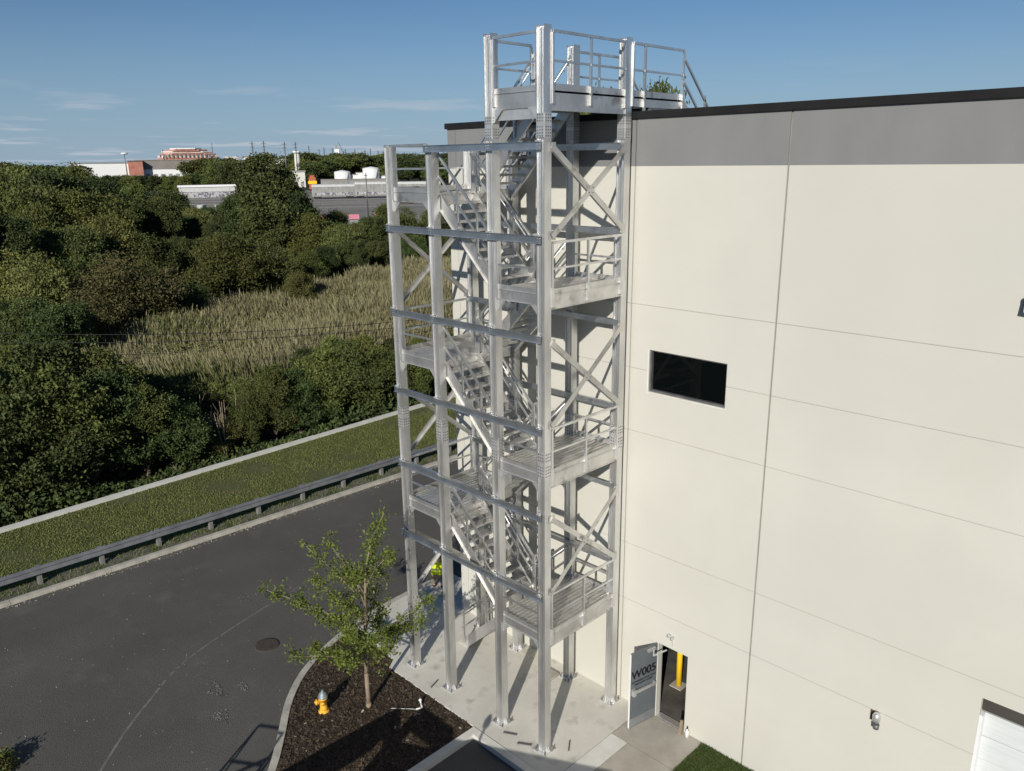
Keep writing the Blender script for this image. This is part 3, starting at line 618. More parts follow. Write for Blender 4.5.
# ================================================================== GUARDRAIL
gr = empty('guardrail', (-20.05,-14,0), 'grey steel W-beam guardrail on timber posts between the road and the grass', 'guardrail')
prof = [(-.0,.76),(.055,.735),(.055,.665),(-.015,.625),(-.015,.60),(.055,.56),(.055,.49),(.0,.465)]
q = MB(); Ya, Yb = -40, 80
for i in range(len(prof)-1):
    (x0,z0),(x1,z1) = prof[i], prof[i+1]; q.poly([(x0,Ya,z0),(x0,Yb,z0),(x1,Yb,z1),(x1,Ya,z1)]); q.poly([(x0-.004,Ya,z0),(x1-.004,Ya,z1),(x1-.004,Yb,z1),(x0-.004,Yb,z0)])
me = bpy.data.meshes.new('rail'); me.from_pydata(q.v, [], q.f); me.materials.append(GALV); o = obj('rail', me, gr); o.location = (.09,14,-.06)
post = None
for i in range(38):
    y = -12.62+i*1.94
    if i == 0:
        q = MB(); q.box(-.075,.075,-.07,.07,-.1,.66); q.box(.0755,.135,-.05,.05,.42,.68); post = q.build('post', WOOD, gr); o = post
    else: o = post.copy(); COL.objects.link(o); o.parent = gr
    o.location = (-.06, y+14, 0)

# the road edge and the pale kerb are not quite parallel to the building
def askew(names, ang, tx, px_):
    RM = Matrix.Rotation(R(ang), 4, 'Z')
    for o in list(COL.objects):
        if o.name in names: o.location = RM @ (Vector(o.location)-Vector((px_,0,0))) + Vector((px_+tx,0,0)); o.rotation_euler = (0,0,R(ang))
askew(('road_kerb','gravel_strip','guardrail','verge_weeds','kerb_grit'), -1.93, .87, -19.5)
askew(('verge_kerb',), 2.3, 1.17, -26.3)

# ================================================================== HYDRANT
hy = empty('fire_hydrant', (-7.17,-5.64,-.03), 'yellow fire hydrant with a silver bonnet in the dark mulch bed', 'fire hydrant', rz=R(-35)); hy.scale = (.92,.92,.88)
q = MB(); q.lathe((0,0,0), [(.15,0),(.15,.03),(.10,.035),(.10,.10),(.11,.11),(.095,.13),(.095,.42),(.125,.43),(.125,.47)], 20); q.build('barrel', YEL, hy)
q = MB(); q.lathe((0,0,.472), [(.13,0),(.13,.03),(.115,.035),(.11,.09),(.08,.15),(.035,.18),(.03,.19),(.03,.24)], 20)
q.build('bonnet', SILV, hy)
q = MB(); q.lathe((0,-.09,.33), [(.07,0),(.07,.06),(.085,.065),(.085,.11),(.03,.115),(.03,.14)], 16, axis=(0,-1,0)); q.build('pumper_nozzle', YEL, hy)
for sx in (-1,1): q = MB(); q.lathe((sx*.09,0,.36), [(.045,0),(.045,.05),(.058,.055),(.058,.09),(.02,.095),(.02,.115)], 14, axis=(sx,0,0)); q.build('hose_nozzle', YEL, hy)
# white irrigation pipe lying in the mulch
pp = empty('irrigation_pipe', (-5.55,-3.9,0), 'bent white plastic pipe stub lying in the mulch near the slab', 'pipe')
q = MB(); P_ = [(-.05,.12,.10),(.0,.10,.04),(.12,.04,.02),(.05,-.10,.01),(-.12,-.22,.0),(-.45,-.50,-.01)]
for i in range(len(P_)-1): q.tube(P_[i],P_[i+1],.020 if i < 3 else .006,n=8)
q.sphere((-.05,.12,.11),.04,10); q.build('pipe_run', WHITE, pp)

# ================================================================== TREES
def leafquads(C_, s_, nrm_up=.1):
    n = len(C_); nr = rng.normal(0,1,(n,3)); nr[:,2] += nrm_up; nr /= np.linalg.norm(nr,axis=1)[:,None]
    t = np.cross(nr, rng.normal(0,1,(n,3))); t /= np.linalg.norm(t,axis=1)[:,None]; b_ = np.cross(nr, t)
    s_ = (s_*rng.uniform(.6,1.35,n))[:,None]
    return np.stack([C_-t*s_, C_-b_*s_*.5, C_+t*s_, C_+b_*s_*.5], 1)
def crown(name, m, h, rad, base, nclump, per, leaf, shape='round', seed=0):
    """leaf clumps around limb ends; returns crown mesh and trunk mesh"""
    rg = np.random.default_rng(seed); cl_ = []
    lobes = []
    nl = 9 if shape != 'bush' else 11
    for i in range(nl):
        a = rg.uniform(0,6.28); rr = rad*rg.uniform(.15,.62); zz = base+(h-base)*rg.uniform(.2,.80); lobes.append((rr*math.cos(a), rr*math.sin(a), zz, rad*rg.uniform(.26,.46)))
    lobes.append((0,0,base+(h-base)*.72,rad*.5)); lobes.append((rad*.1,0,h-rad*.3,rad*.33))
    while len(cl_) < nclump:
        lx, ly, lz, lr = lobes[rg.integers(len(lobes))]; d = rg.normal(0,1,3); d /= np.linalg.norm(d); r_ = lr*rg.uniform(.72,1.06)
        p = np.array([lx,ly,lz])+d*r_*np.array([1,1,.85 if shape != 'tall' else 1.25])
        if p[2] < base*.5+.2 or p[2] > h: continue
        cl_.append(p)
    cl_ = np.array(cl_); cr = rad*rg.uniform(.05,.12,nclump)
    C_ = np.repeat(cl_, per, 0) + rg.normal(0,1,(nclump*per,3))*np.repeat(cr,per)[:,None]*np.array([1,1,.6])
    me_ = quads(name, leafquads(C_, leaf), [m])
    t = MB(); t.tube((0,0,-.3),(.0,.0,base*1.1+.3),rad*.045+.05,rad*.035+.03,8); 
    for i, (lx,ly,lz,lr) in enumerate(lobes[:7]):
        m1 = (lx*.35, ly*.35, base+(lz-base)*.45); t.tube((0,0,base*.7+.1*i),m1,rad*.025+.02,rad*.016+.012,6); t.tube(m1,(lx,ly,lz),rad*.016+.012,.01,5)
        for j in range(4): c = cl_[rg.integers(len(cl_))]; 
    return me_, t.mesh('trunk', BARK)
KIND = {}
def proto(key, *a, **k): KIND[key] = crown('foliage', *a, **k)
# near (about 40 m away): small leaves
proto('nd1', LEAF['dark'], 5.2, 2.6, .3, 300, 120, .070, 'bush', 1)
proto('nd2', LEAF['green'], 5.6, 2.4, .3, 300, 120, .075, 'bush', 2)
proto('nd3', LEAF['olive'], 4.4, 2.4, .2, 280, 110, .065, 'bush', 3)
# middle distance (60 - 130 m)
proto('md1', LEAF['dark'], 11, 5.0, 1.5, 440, 85, .15, 'round', 4)
proto('md2', LEAF['green'], 10, 5.4, 1.0, 400, 85, .14, 'round', 5)
proto('md3', LEAF['olive'], 9, 5.2, .8, 420, 80, .13, 'bush', 6)
proto('md4', LEAF['brown'], 7.5, 4.6, .4, 460, 85, .095, 'bush', 7)
proto('md5', LEAF['dark'], 15, 5.4, 2.0, 520, 85, .17, 'tall', 8)
proto('fd1', LEAF['dark'], 13, 7.5, 1.0, 240, 60, .36, 'bush', 9)
proto('fd2', LEAF['green'], 12, 8.0, .8, 240, 60, .36, 'bush', 10)
def tree(key, px, D, ztop, label, group=None, z0=-1.2, name='tree', wide=1.0):
    p = at(px, D, z0); me_c, me_t = KIND[key]; H0 = {'nd1':5.2,'nd2':5.6,'nd3':4.4,'md1':11,'md2':10,'md3':9,'md4':7.5,'md5':15,'fd1':13,'fd2':12}[key]
    s_ = (ztop-z0)/H0; o_ = empty(name, p, label, 'bush' if name == 'bush' else 'tree', group, rz=rnd.uniform(0,6.28)); o_.scale = (s_*wide, s_*wide, s_)
    obj('crown', me_c, o_); obj('trunk', me_t, o_); return o_
# front band directly behind the pale kerb: (px, py of top, D, kind)
GF = 'leafy trees in the band along the pale kerb'
LFm = {'nd1':'dark dense leafy tree rising directly behind the pale kerb','nd2':'green leafy tree rising directly behind the pale kerb','nd3':'low olive bush rising directly behind the pale kerb'}
front = [(-55,372,'nd1',1),(-20,385,'nd2',1),(12,372,'nd2',1),(45,392,'nd1',1),(75,378,'nd1',1),(105,388,'nd2',1),(135,400,'nd1',1),(165,424,'nd3',1),(195,420,'nd3',.9),(222,398,'nd2',.9),(250,372,'nd2',1),(278,372,'nd1',1),(305,352,'nd2',1.1),(332,345,'nd1',1.1),(358,350,'nd2',1.1),(385,352,'nd1',1),(412,345,'nd2',1),(440,345,'nd1',1),(465,340,'nd2',1)]
def dfor(px, X=-28.6):                       # distance at which the picture column crosses the line x = X
    d = at(px, 1.0)-Vector((CAM.x,CAM.y,-1.2)); return (X-CAM.x)/d.x
for px, py, kk, wd in front:
    D = dfor(px, -28.9-rnd.uniform(0,1.2)); tree(kk, px, D, zat(px, py, D), LFm[kk], GF, wide=wd, name='bush' if kk == 'nd3' else 'tree')
for px, py, kk in [(-40,352,'nd2'),(-5,350,'nd1'),(30,352,'nd1'),(62,352,'nd2'),(95,366,'nd2'),(128,384,'nd3'),(160,388,'nd3'),(190,386,'nd3'),(222,380,'nd3'),(255,366,'nd2'),(290,350,'nd1'),(320,337,'nd2'),(350,336,'nd2'),(380,340,'nd1'),(410,338,'nd2'),(445,335,'nd1')]:
    D = dfor(px, -32.5-rnd.uniform(0,1.5)); o = tree(kk, px, D, zat(px, py, D), 'leafy tree in the second row of the band, its top against the marsh', 'second row trees of the band', name='bush' if kk == 'nd3' else 'tree')
# singled-out middle trees
tree('md4', 104, 70, zat(104,256,70), 'wide brownish bush standing at the left end of the reed field', wide=1.05, name='bush')
tree('md4', 70, 73, zat(70,282,73), 'smaller brown bush half hidden at the left of the wide brownish bush', name='bush')
tree('md5', 268, 112, zat(268,157,112), 'tallest dark green tree standing in the centre beyond the reeds', wide=1.12)
tree('md2', 215, 84, zat(215,235,84), 'rounded light green tree beside the reeds, right of the brownish bush', wide=1.0)
tree('md3', 248, 86, zat(248,244,86), 'olive green spreading bush at the edge of the reeds below the tallest tree', name='bush')
tree('md3', 291, 78, zat(291,272,78), 'small rounded bush standing alone in the edge of the reeds', wide=.9, name='bush')
mid = [(-60,200,88,'md1'),(-30,250,75,'md2'),(-30,300,64,'md1'),(5,300,62,'md1'),(38,305,60,'md1'),(10,262,70,'md3'),(45,262,76,'md2'),(-5,215,90,'md1'),(28,205,98,'md2'),(62,225,92,'md1'),(95,215,98,'md3'),(130,236,95,'md2'),(165,236,98,'md1'),(196,238,100,'md1'),(118,200,118,'md1'),(150,196,122,'md1'),(132,184,150,'md2'),(165,190,152,'md1'),(182,216,130,'md1'),(205,222,120,'md1'),(199,206,150,'md1'),(217,205,156,'md2'),(186,208,146,'md3'),(160,292,72,'md1'),(180,285,76,'md1'),
 (-10,170,118,'md3'),(18,167,128,'md2'),(48,169,120,'md1'),(72,167,132,'md2'),(92,178,122,'md1'),(40,186,108,'md3'),(5,184,104,'md2'),(75,192,108,'md2'),(238,206,118,'md5'),(245,190,116,'md1'),(292,190,112,'md1'),(305,215,108,'md2'),(236,196,125,'md1'),(282,172,118,'md5'),
 (322,222,112,'md2'),(335,210,122,'md3'),(350,222,110,'md1'),(368,216,118,'md1'),(385,205,124,'md2'),(400,214,114,'md1'),(345,240,98,'md1'),(318,245,96,'md1'),(372,240,104,'md1'),(330,226,105,'md3'),(410,235,108,'md1'),(430,210,120,'md2'),(455,205,124,'md1'),(480,210,118,'md2'),(440,235,110,'md1'),(470,238,112,'md1'),(500,205,120,'md2'),(300,252,92,'md2'),(268,262,86,'md2')]
GM = 'trees of the wood beyond the reeds'
LM = {'md1':'dark green tree in the wood beyond the reeds','md2':'mid green tree in the wood beyond the reeds','md3':'olive green tree in the wood beyond the reeds','md5':'tall dark tree in the wood next to the tallest one'}
for px, py, D, kk in mid: tree(kk, px, D, zat(px, py, D), LM[kk], GM, wide=rnd.uniform(.72,.98))
# far tree line
GFAR = 'far tree line near the horizon'
far = [(x, 176+rnd.uniform(-2,3), rnd.uniform(440,500)) for x in range(183,262,9)]+[(x, rnd.uniform(160,166), rnd.uniform(430,520)) for x in range(215,258,10)]+[(x, rnd.uniform(152.5,157), rnd.uniform(700,860)) for x in range(296,520,9)]+[(x, rnd.uniform(158,163), rnd.uniform(620,690)) for x in range(300,520,12) if not 326 < x < 392]+[(x, rnd.uniform(163,168), rnd.uniform(500,700)) for x in range(-60,80,12)]+[(x, 176, 470) for x in range(80,200,12)]+[(203,160,620),(212,159.5,640),(220,159,600)]
for i, (px, py, D) in enumerate(far): tree('fd1' if i % 3 else 'fd2', px, D, zat(px, py, D), 'small distant tree in the far tree line near the horizon', GFAR, wide=1.35 if D > 500 else 1.0)
# tree behind the roof
KIND['rt'] = KIND['md1']
for px, ht, D in ((648,17.6,46),(668,17.2,50),(700,16.6,52),(712,15.5,50)):
    p = at(px, 58, -1.2)
p = Vector((-27,42,-1.2))
for (bx, by, ht) in ((-27.5,32,17.7),(-29,39,19.0),(-31,36,18.4)):
    me_c, me_t = KIND['md1']; o = empty('tree', (bx,by,-1.2), 'tall tree whose leafy top shows above the roof behind the top platform', 'tree', 'trees behind the warehouse roof', rz=rnd.uniform(0,6)); s_ = (ht+1.2)/11; o.scale = (s_*.5,s_*.5,s_); obj('crown', me_c, o); obj('trunk', me_t, o)

# reeds
RP = [at(85,41),at(60,58),at(110,66),at(200,74),at(300,84),at(350,92),at(400,102),at(470,112),at(560,112),at(560,52),at(400,46),at(300,42),at(200,39.5)]
RP = [(p.x,p.y) for p in RP]; rx = [p[0] for p in RP]; ry = [p[1] for p in RP]
def reeds(n):
    x = rng.uniform(min(rx),max(rx),n*3); y = rng.uniform(min(ry),max(ry),n*3); ins = np.zeros(len(x),bool); j = len(RP)-1
    for i in range(len(RP)):
        c = ((RP[i][1] > y) != (RP[j][1] > y)) & (x < (RP[j][0]-RP[i][0])*(y-RP[i][1])/(RP[j][1]-RP[i][1]+1e-9)+RP[i][0]); ins ^= c; j = i
    ins &= x < -34.6; x = x[ins][:n]; y = y[ins][:n]; n = len(x)
    D = np.hypot(x-CAM.x, y-CAM.y)
    hh = 2.3+.35*np.sin(x*.35+y*.2)+.3*np.sin(y*.5-x*.3)+rng.normal(0,.40,n); z0 = -1.2
    a = rng.uniform(0,np.pi,n); ux = np.cos(a); uy = np.sin(a); lx = (rng.normal(0,.16,n)+.16*np.sin(x*.21+y*.13))*hh; ly = (rng.normal(0,.16,n)+.14*np.sin(x*.17-y*.23))*hh; wd = rng.uniform(.008,.022,n)
    P = lambda t, s: np.stack([x+lx*t+ux*wd*s, y+ly*t+uy*wd*s, np.full(n,z0)+hh*t],1)
    A = np.stack([P(0,-1),P(0,1),P(.86,.7),P(.86,-.7)],1); B = np.stack([P(.80,-.8),P(.86,1.9),P(1,.4),P(.93,-1.9)],1)
    # green-brown under leaves
    m = n; xi = x+rng.normal(0,.2,m); yi = y+rng.normal(0,.2,m); zl = rng.uniform(-.9,.9,m); L2 = rng.uniform(.3,.6,m); a2 = rng.uniform(0,6.28,m)
    G_ = np.stack([np.stack([xi,yi,zl],1),np.stack([xi+np.cos(a2)*.03+.02,yi+.02,zl+.05],1),np.stack([xi+np.cos(a2)*L2,yi+np.sin(a2)*L2,zl+L2*.5],1),np.stack([xi+np.cos(a2)*L2*.5-.02,yi+np.sin(a2)*L2*.5+.02,zl+L2*.55],1)],1)
    gr_ = np.sin(x*.13+y*.21)+np.sin(x*.31-y*.11)+rng.normal(0,.6,n)-(D-60)*.05
    mi = np.concatenate([np.where(gr_ > 1.0,2,0), np.where(gr_ > 1.6,2,1), np.where(rng.random(m) > .5,0,2)])
    me_ = quads('reeds', np.concatenate([A,B,G_]), [REED,PLUME,REEDG], mi); return me_
tag(obj('reeds', reeds(330000)), 'tan and olive marsh reeds filling the open field between the trees', 'reeds', kind='stuff')
# undergrowth: loose leaves low in the wood
def under(n, x0, x1, y0, y1, m, nm, label):
    x = rng.uniform(x0,x1,n); y = rng.uniform(y0,y1,n); hgt = .6+.5*np.sin(x*.8)*np.sin(y*.7)+.4*np.sin(x*.3+y*.37); z = -1.2+rng.uniform(0,1,n)*np.maximum(hgt,.15)*1.3
    return tag(obj(nm, quads(nm, leafquads(np.stack([x,y,z],1), .13), [m])), label, 'undergrowth', kind='stuff')
under(90000, -36, -26.9, -16, 45, LEAF['dark'], 'undergrowth', 'low dark undergrowth under the trees behind the pale kerb')
# bare pale stems in the band
for i in range(14):
    px = rnd.uniform(155,212); D = dfor(px, -28.1-rnd.uniform(0,2)); p = at(px, D); h_ = rnd.uniform(2.2,3.6)
    o = empty('bare_sapling', p, 'thin pale bare sapling among the bushes behind the pale kerb', 'sapling', 'pale bare saplings behind the kerb'); q = MB(); top = Vector((rnd.uniform(-.4,.4),rnd.uniform(-.4,.4),h_)); q.tube((0,0,0),top,.035,.012,6)
    for j in range(4): b0 = top*rnd.uniform(.4,.85); q.tube(b0,b0+Vector((rnd.uniform(-.5,.5),rnd.uniform(-.5,.5),rnd.uniform(.3,.8))),.014,.004,5)
    q.build('stem', BARKP, o)

# foreground young tree
ft = empty('young_tree', (-6.51,-4.73,-.03), 'young airy tree with yellow-green leaves planted in the mulch island', 'tree')
B0 = Vector((-6.51,-4.73,-.03)); tk = MB(); limbs = []
lead = [Vector((0,0,0)),Vector((.02,-.02,1.0)),Vector((.0,.03,2.0)),Vector((.08,.05,3.0)),Vector((.12,.10,3.9)),Vector((.25,.25,4.7)),Vector((.48,.48,5.35))]
for i in range(6): tk.tube(lead[i],lead[i+1],.062-.009*i,.062-.009*(i+1),8)
tk.tube((0,0,-.05),(0,0,.12),.085,.064,8)
def lerpl(z):
    for i in range(6):
        if lead[i].z <= z <= lead[i+1].z: return lead[i].lerp(lead[i+1],(z-lead[i].z)/(lead[i+1].z-lead[i].z))
ends = [((-7.32,-5.54,4.52),3.0),((-6.97,-5.19,4.65),3.2),((-7.99,-6.21,3.32),2.1),((-7.57,-5.8,3.04),1.9),((-7.2,-5.42,3.58),2.4),((-5.41,-3.63,3.0),1.9),((-5.6,-3.82,2.45),1.6),((-7.68,-5.9,1.45),1.25),((-5.97,-4.19,1.99),1.3),((-7.3,-5.53,1.73),1.3),((-6.68,-4.9,3.9),2.9),((-6.0,-4.2,4.3),3.4),((-5.75,-5.6,3.0),1.9),((-6.0,-5.75,2.2),1.4),((-7.2,-3.7,3.2),2.1),((-7.0,-3.8,2.2),1.5),((-5.5,-4.9,2.6),1.8),((-6.3,-5.7,3.6),2.5),((-6.9,-4.1,4.1),2.9),((-6.2,-4.9,2.1),1.5),((-6.8,-5.2,2.6),1.8),((-5.8,-4.0,2.3),1.6)]
LC = []
rt_ = random.Random(3)
for e, z0 in ends:
    a = lerpl(z0); e = (Vector(e)-B0); e = Vector((e.x*1.10,e.y*1.10,e.z)); m1 = a.lerp(e,.5)+Vector((rt_.uniform(-.1,.1),rt_.uniform(-.1,.1),rt_.uniform(-.05,.18)))
    tk.tube(a,m1,.024,.015,6); tk.tube(m1,e,.015,.005,5)
    for j in range(15):
        t = rt_.uniform(.32,1.10); c = (a.lerp(m1,t*2) if t < .5 else m1.lerp(e,(t-.5)*2)); tw_ = c+Vector((rt_.gauss(0,.17),rt_.gauss(0,.17),rt_.gauss(.0,.10))); tk.tube(c,tw_,.005,.002,4,cap=False)
        nl = rt_.randint(22,36)
        for _ in range(nl): s_ = rt_.uniform(.1,1.15); q = c.lerp(tw_,s_); LC.append((q.x+rt_.gauss(0,.07),q.y+rt_.gauss(0,.07),q.z+rt_.gauss(-.02,.06)))
for k_ in range(46):
    z = rt_.choice((rt_.uniform(1.2,3.0),rt_.uniform(1.2,4.6),rt_.uniform(4.3,5.34))); c = lerpl(z)
    sg_ = .38 if z < 3 else (.25 if z < 4.3 else .10); cc = c+Vector((rt_.gauss(0,sg_),rt_.gauss(0,sg_),0))
    for _ in range(26): LC.append((cc.x+rt_.gauss(0,.10),cc.y+rt_.gauss(0,.10),cc.z+rt_.gauss(0,.12)))
tk.build('trunk', BARKP, ft); obj('crown', quads('crown', leafquads(np.array(LC), .042, .5), [LEAF['young']]), ft)
# corner bush at lower left edge
cb = empty('bush', (-10.95,-12.0,-.13), 'brownish shrub cut off by the lower left corner of the picture', 'bush')
C_ = rng.normal(0,1,(2600,3))*np.array([.16,.16,.10])+np.array([0,0,.16]); C_[:,2] = np.maximum(C_[:,2],.03); obj('foliage', quads('foliage', leafquads(C_, .04), [LEAF['brown'],LEAF['young']], (rng.random(2600) > .6)*1), cb)
q = MB()
for i in range(7): q.tube((0,0,0),(rnd.uniform(-.2,.2),rnd.uniform(-.2,.2),rnd.uniform(.15,.3)),.012,.004,5)
q.build('stem', BARK, cb)

# ================================================================== FAR BACKGROUND
def facing(px, D, z=-1.2):                   # point and horizontal axes: across the view, away from the viewer
    p = at(px, D, z); d = Vector((p.x-CAM.x,p.y-CAM.y,0)).normalized(); return p, Vector((d.y,-d.x,0)), d
def frame(name, px, D, label, cat, group=None, yaw_=0, z=-1.2):
    p, r_, d = facing(px, D, z); o_ = empty(name, p, label, cat, group, rz=math.atan2(r_.y,r_.x)+yaw_); return o_
g = MB()
for a, b, c, d in ((205,150,232,420),): pass
P4 = [at(150,205,-1.19),at(470,205,-1.19),at(520,560,-1.19),at(150,470,-1.19)]
g.poly([tuple(p) for p in P4]); struct('gravel_yard', g, GRAVEL)
# rail tracks
tr = MB()
for D in (364,395,300,322,340):
    for dd in (0,1.5):
        a = at(170, D+dd, -1.1); b = at(480, D+dd-8, -1.1); tr.bar(a, b, .12, .2)
struct('railway_tracks', tr, MET)
mat('wagon_roof', (.46,.46,.45), (.56,.56,.54), rough=.6, scale=.8)
def wagon(px0, px1, D, ztop, label, group='grey covered rail wagons'):
    o_ = frame('rail_wagon', (px0+px1)/2, D, label, 'rail wagon', group); W_ = (px1-px0)*D/FPX*1.0; H = ztop+1.2
    q = MB(); L2 = W_/2-.5; pr = [(-1.45,1.1),(-1.5,2.2),(-1.5,H-1.1),(-1.0,H-.3),(0,H),(1.0,H-.3),(1.5,H-1.1),(1.5,2.2),(1.45,1.1)]
    for i in range(len(pr)-1): (y0,z0),(y1,z1) = pr[i],pr[i+1]; q.poly([(-L2,y0,z0),(L2,y0,z0),(L2,y1,z1),(-L2,y1,z1)], 1 if 2 < i < 5 or i in (2,5) else 0)
    for sx in (-1,1): q.poly([(sx*L2,y,z) for y,z in pr])
    for i in range(12): xx = -L2+2*L2*(i+.5)/12; q.box(xx-.08,xx+.08,-1.6,-1.5,1.2,H-1.1)
    q.build('body', [WAG, MATS['wagon_roof'] if D < 370 else GREYR], o_); q = MB(); q.box(-L2*.9,L2*.9,-1.615,-1.601,1.7,2.7); q.build('painted_band', WAGD, o_)
    for sx in (-1,1):
        q = MB(); 
        for k_ in (-1,1): q.tube((sx*L2*.75+k_*.9,-1.0,.5),(sx*L2*.75+k_*.9,1.0,.5),.5,n=12)
        q.box(sx*L2*.75-1.6,sx*L2*.75+1.6,-1.1,1.1,.6,1.09); q.build('bogie', WIREM, o_)
wagon(311,353,364,zat(330,184,364),'light grey covered rail wagon just left of the utility pole')
wagon(354,394,364,zat(370,181.5,364),'pale rail wagon right of the left one, behind the thin utility pole')
wagon(395,440,364,zat(400,181.5,364),'pale rail wagon behind the left edge of the stair tower')
wagon(320,347,395,zat(330,179,395),'darker rail wagon in the row behind the light grey wagon')
wagon(349,395,395,zat(370,178.5,395),'long grey rail wagon in the back row below the white tanks')
o = frame('locomotive', 311.5, 480, 'small orange and yellow locomotive beyond the wagons', 'locomotive')
q = MB(); q.box(-1.9,1.9,-1.5,1.5,1,7.4); q.box(-1.3,1.3,-1.3,1.3,7.41,8.6); q.build('cab', mat('loco_orange',(.42,.12,.06),rough=.6), o)
q = MB(); q.box(-2.4,2.4,-1.7,-1.52,3.9,5.6); q.build('stripe', BOLY, o); q = MB(); q.box(-2.0,2.0,-1.2,1.2,0,1); q.build('bogie', WIREM, o)
for px0, px1, py, lab in ((334.5,349.5,172,'left white storage tank above the grey wagons'),(363,379,168.5,'taller right white storage tank above the grey wagons')):
    D = 560; o = frame('storage_tank', (px0+px1)/2, D, lab, 'storage tank', 'white storage tanks'); r_ = (px1-px0)/2*D/FPX; h_ = zat(px0,py,D)+1.2
    q = MB(); q.lathe((0,0,0), [(r_,0),(r_,h_)], 32); q.lathe((0,0,h_),[(r_+.15,0),(r_*.95,.25),(.1,1.2)],32); q.build('shell', WHITE, o)
    q = MB(); q.bar((r_*.3,-r_*1.02,0),(r_*.8,-r_*.75,h_),.5,.3); q.build('ladder', MATS['wagon_grey'], o)
for px0, px1, py, lab in ((350,357,175,'low white tank farm shed left of the taller tank'),(356,362,173,'white process shed between the two white tanks'),(379.5,386,176,'low white shed right of the taller tank')):
    o = frame('shed', (px0+px1)/2, 565, lab, 'shed', 'white sheds by the tanks'); W_ = (px1-px0)/2*565/FPX; h_ = zat(px0,py,565)+1.2
    q = MB(); q.box(-W_,W_,-4,4,0,h_); q.build('wall', WHITE, o); q = MB(); q.box(-W_-.3,W_+.3,-4.3,4.3,h_,h_+.5); q.build('roof', MATS['wagon_grey'], o)
# long white depot, red block, grey-roofed building
def hall(nm, px0, px1, pyt, D, depth, lab, wm_, rm, lower=None, frac=.5, label_cat='building', bays=0):
    o_ = frame(nm, (px0+px1)/2, D, lab, label_cat); W_ = (px1-px0)/2*D/FPX; h_ = zat((px0+px1)/2,pyt,D)+1.2
    q = MB()
    if lower: q.box(-W_,W_,0,depth,h_*frac,h_,0); q.box(-W_,W_,.3,depth,0,h_*frac-.01,1); q.build('wall', [wm_, lower], o_)
    else: q.box(-W_,W_,0,depth,0,h_); q.build('wall', wm_, o_)
    q = MB(); q.box(-W_-.5,W_+.5,-.5,depth+.5,h_+.01,h_+.9); q.build('roof', rm, o_)
    for i in range(bays):
        x_ = -W_+2*W_*(i+.5)/bays; q = MB(); q.box(x_-W_/bays*.5,x_+W_/bays*.5,-.12,-.01 if not lower else .28,h_*.08,h_*.36); q.build('loading_door', MATS['wagon_grey'], o_)
    return o_
hall('depot', 78, 130, 163.5, 900, 50, 'long white depot building on the horizon left of the red block', WHITE, GREYR, bays=7)
hall('red_block', 130.3, 142, 161.5, 895, 14, 'small red brick block between the white depot and the grey hall', RED, MET, bays=2)
hall('grey_hall', 142.5, 197, 160.5, 905, 40, 'grey-brown hall with white loading bays under the stadium-like red building', GREYR, GREYR, WHITE, .58, bays=9)
# terraced red-and-white building with curved roofline
o = frame('terraced_building', 188, 1400, 'terraced red and white building with a curved roofline on the horizon', 'building'); kx = 1400/FPX
z0_ = 0; tiers = [(164,216,157.5),(164.5,215,155.5),(166,213,153.5),(168,210,151.3),(171,206,149.6),(175,201,148.2)]
prevz = 0
for i, (a, b, py) in enumerate(tiers):
    zz = zat(188,py,1400)+1.2; q = MB(); xa, xb = (a-188)*kx, (b-188)*kx
    pts = [(xa,0),(xa*.8+xb*.2,-8-i),(xb*.8+xa*.2,-8-i),(xb,0),(xb,30-2*i),(xa,30-2*i)]
    q.prism(pts, prevz, zz-1.1, 0); q.prism([(x*1.01,y*1.02-.8+i*.9) for x,y in pts], zz-1.09, zz-.02, 1); q.build('storey', [RED if i % 2 == 0 else SALMON, SALMON if i % 2 == 0 else WHITE], o); prevz = zz
q = MB()
for i in range(14): x_ = (167+i*3.4-188)*kx; q.box(x_-1.2,x_+1.2,-10.5,-10,prevz-14,prevz-9)
q.build('window', MET, o)
# tall mast poles
for px, pt in ((165,150),(214.5,143)):
    o = frame('mast', px, 1300, 'thin mast rising beside the terraced building, %s of it' % ('left' if px < 200 else 'right'), 'mast'); q = MB(); q.tube((0,0,0),(0,0,zat(px,pt,1300)+1.2),.8,.35,6); q.box(-1.5,1.5,-.2,.2,zat(px,pt,1300)-6,zat(px,pt,1300)-5.5); q.build('pole', MET, o)
o = frame('floodlight_mast', 126.5, 900, 'disc-topped light mast above the white depot', 'mast'); h_ = zat(126.5,154.5,900)+1.2; q = MB(); q.tube((0,0,0),(0,0,h_),.5,.3,6); q.build('pole', MET, o); q = MB(); q.lathe((0,0,h_),[(1.2,0),(3.4,.5),(3.2,1.4),(.5,2)],14); q.build('light_ring', WHITE, o)
# white control tower / column
o = frame('white_column', 298, 650, 'white concrete column rising from the trees near the power poles', 'tower'); h_ = zat(298,153,650)+1.2; q = MB(); q.tube((0,0,0),(0,0,h_),2.2,2.0,14); q.build('shaft', MATS['light_concrete'], o); q = MB(); q.tube((0,0,h_),(0,0,h_+1.5),2.9,2.9,14); q.build('cap', WHITE, o)
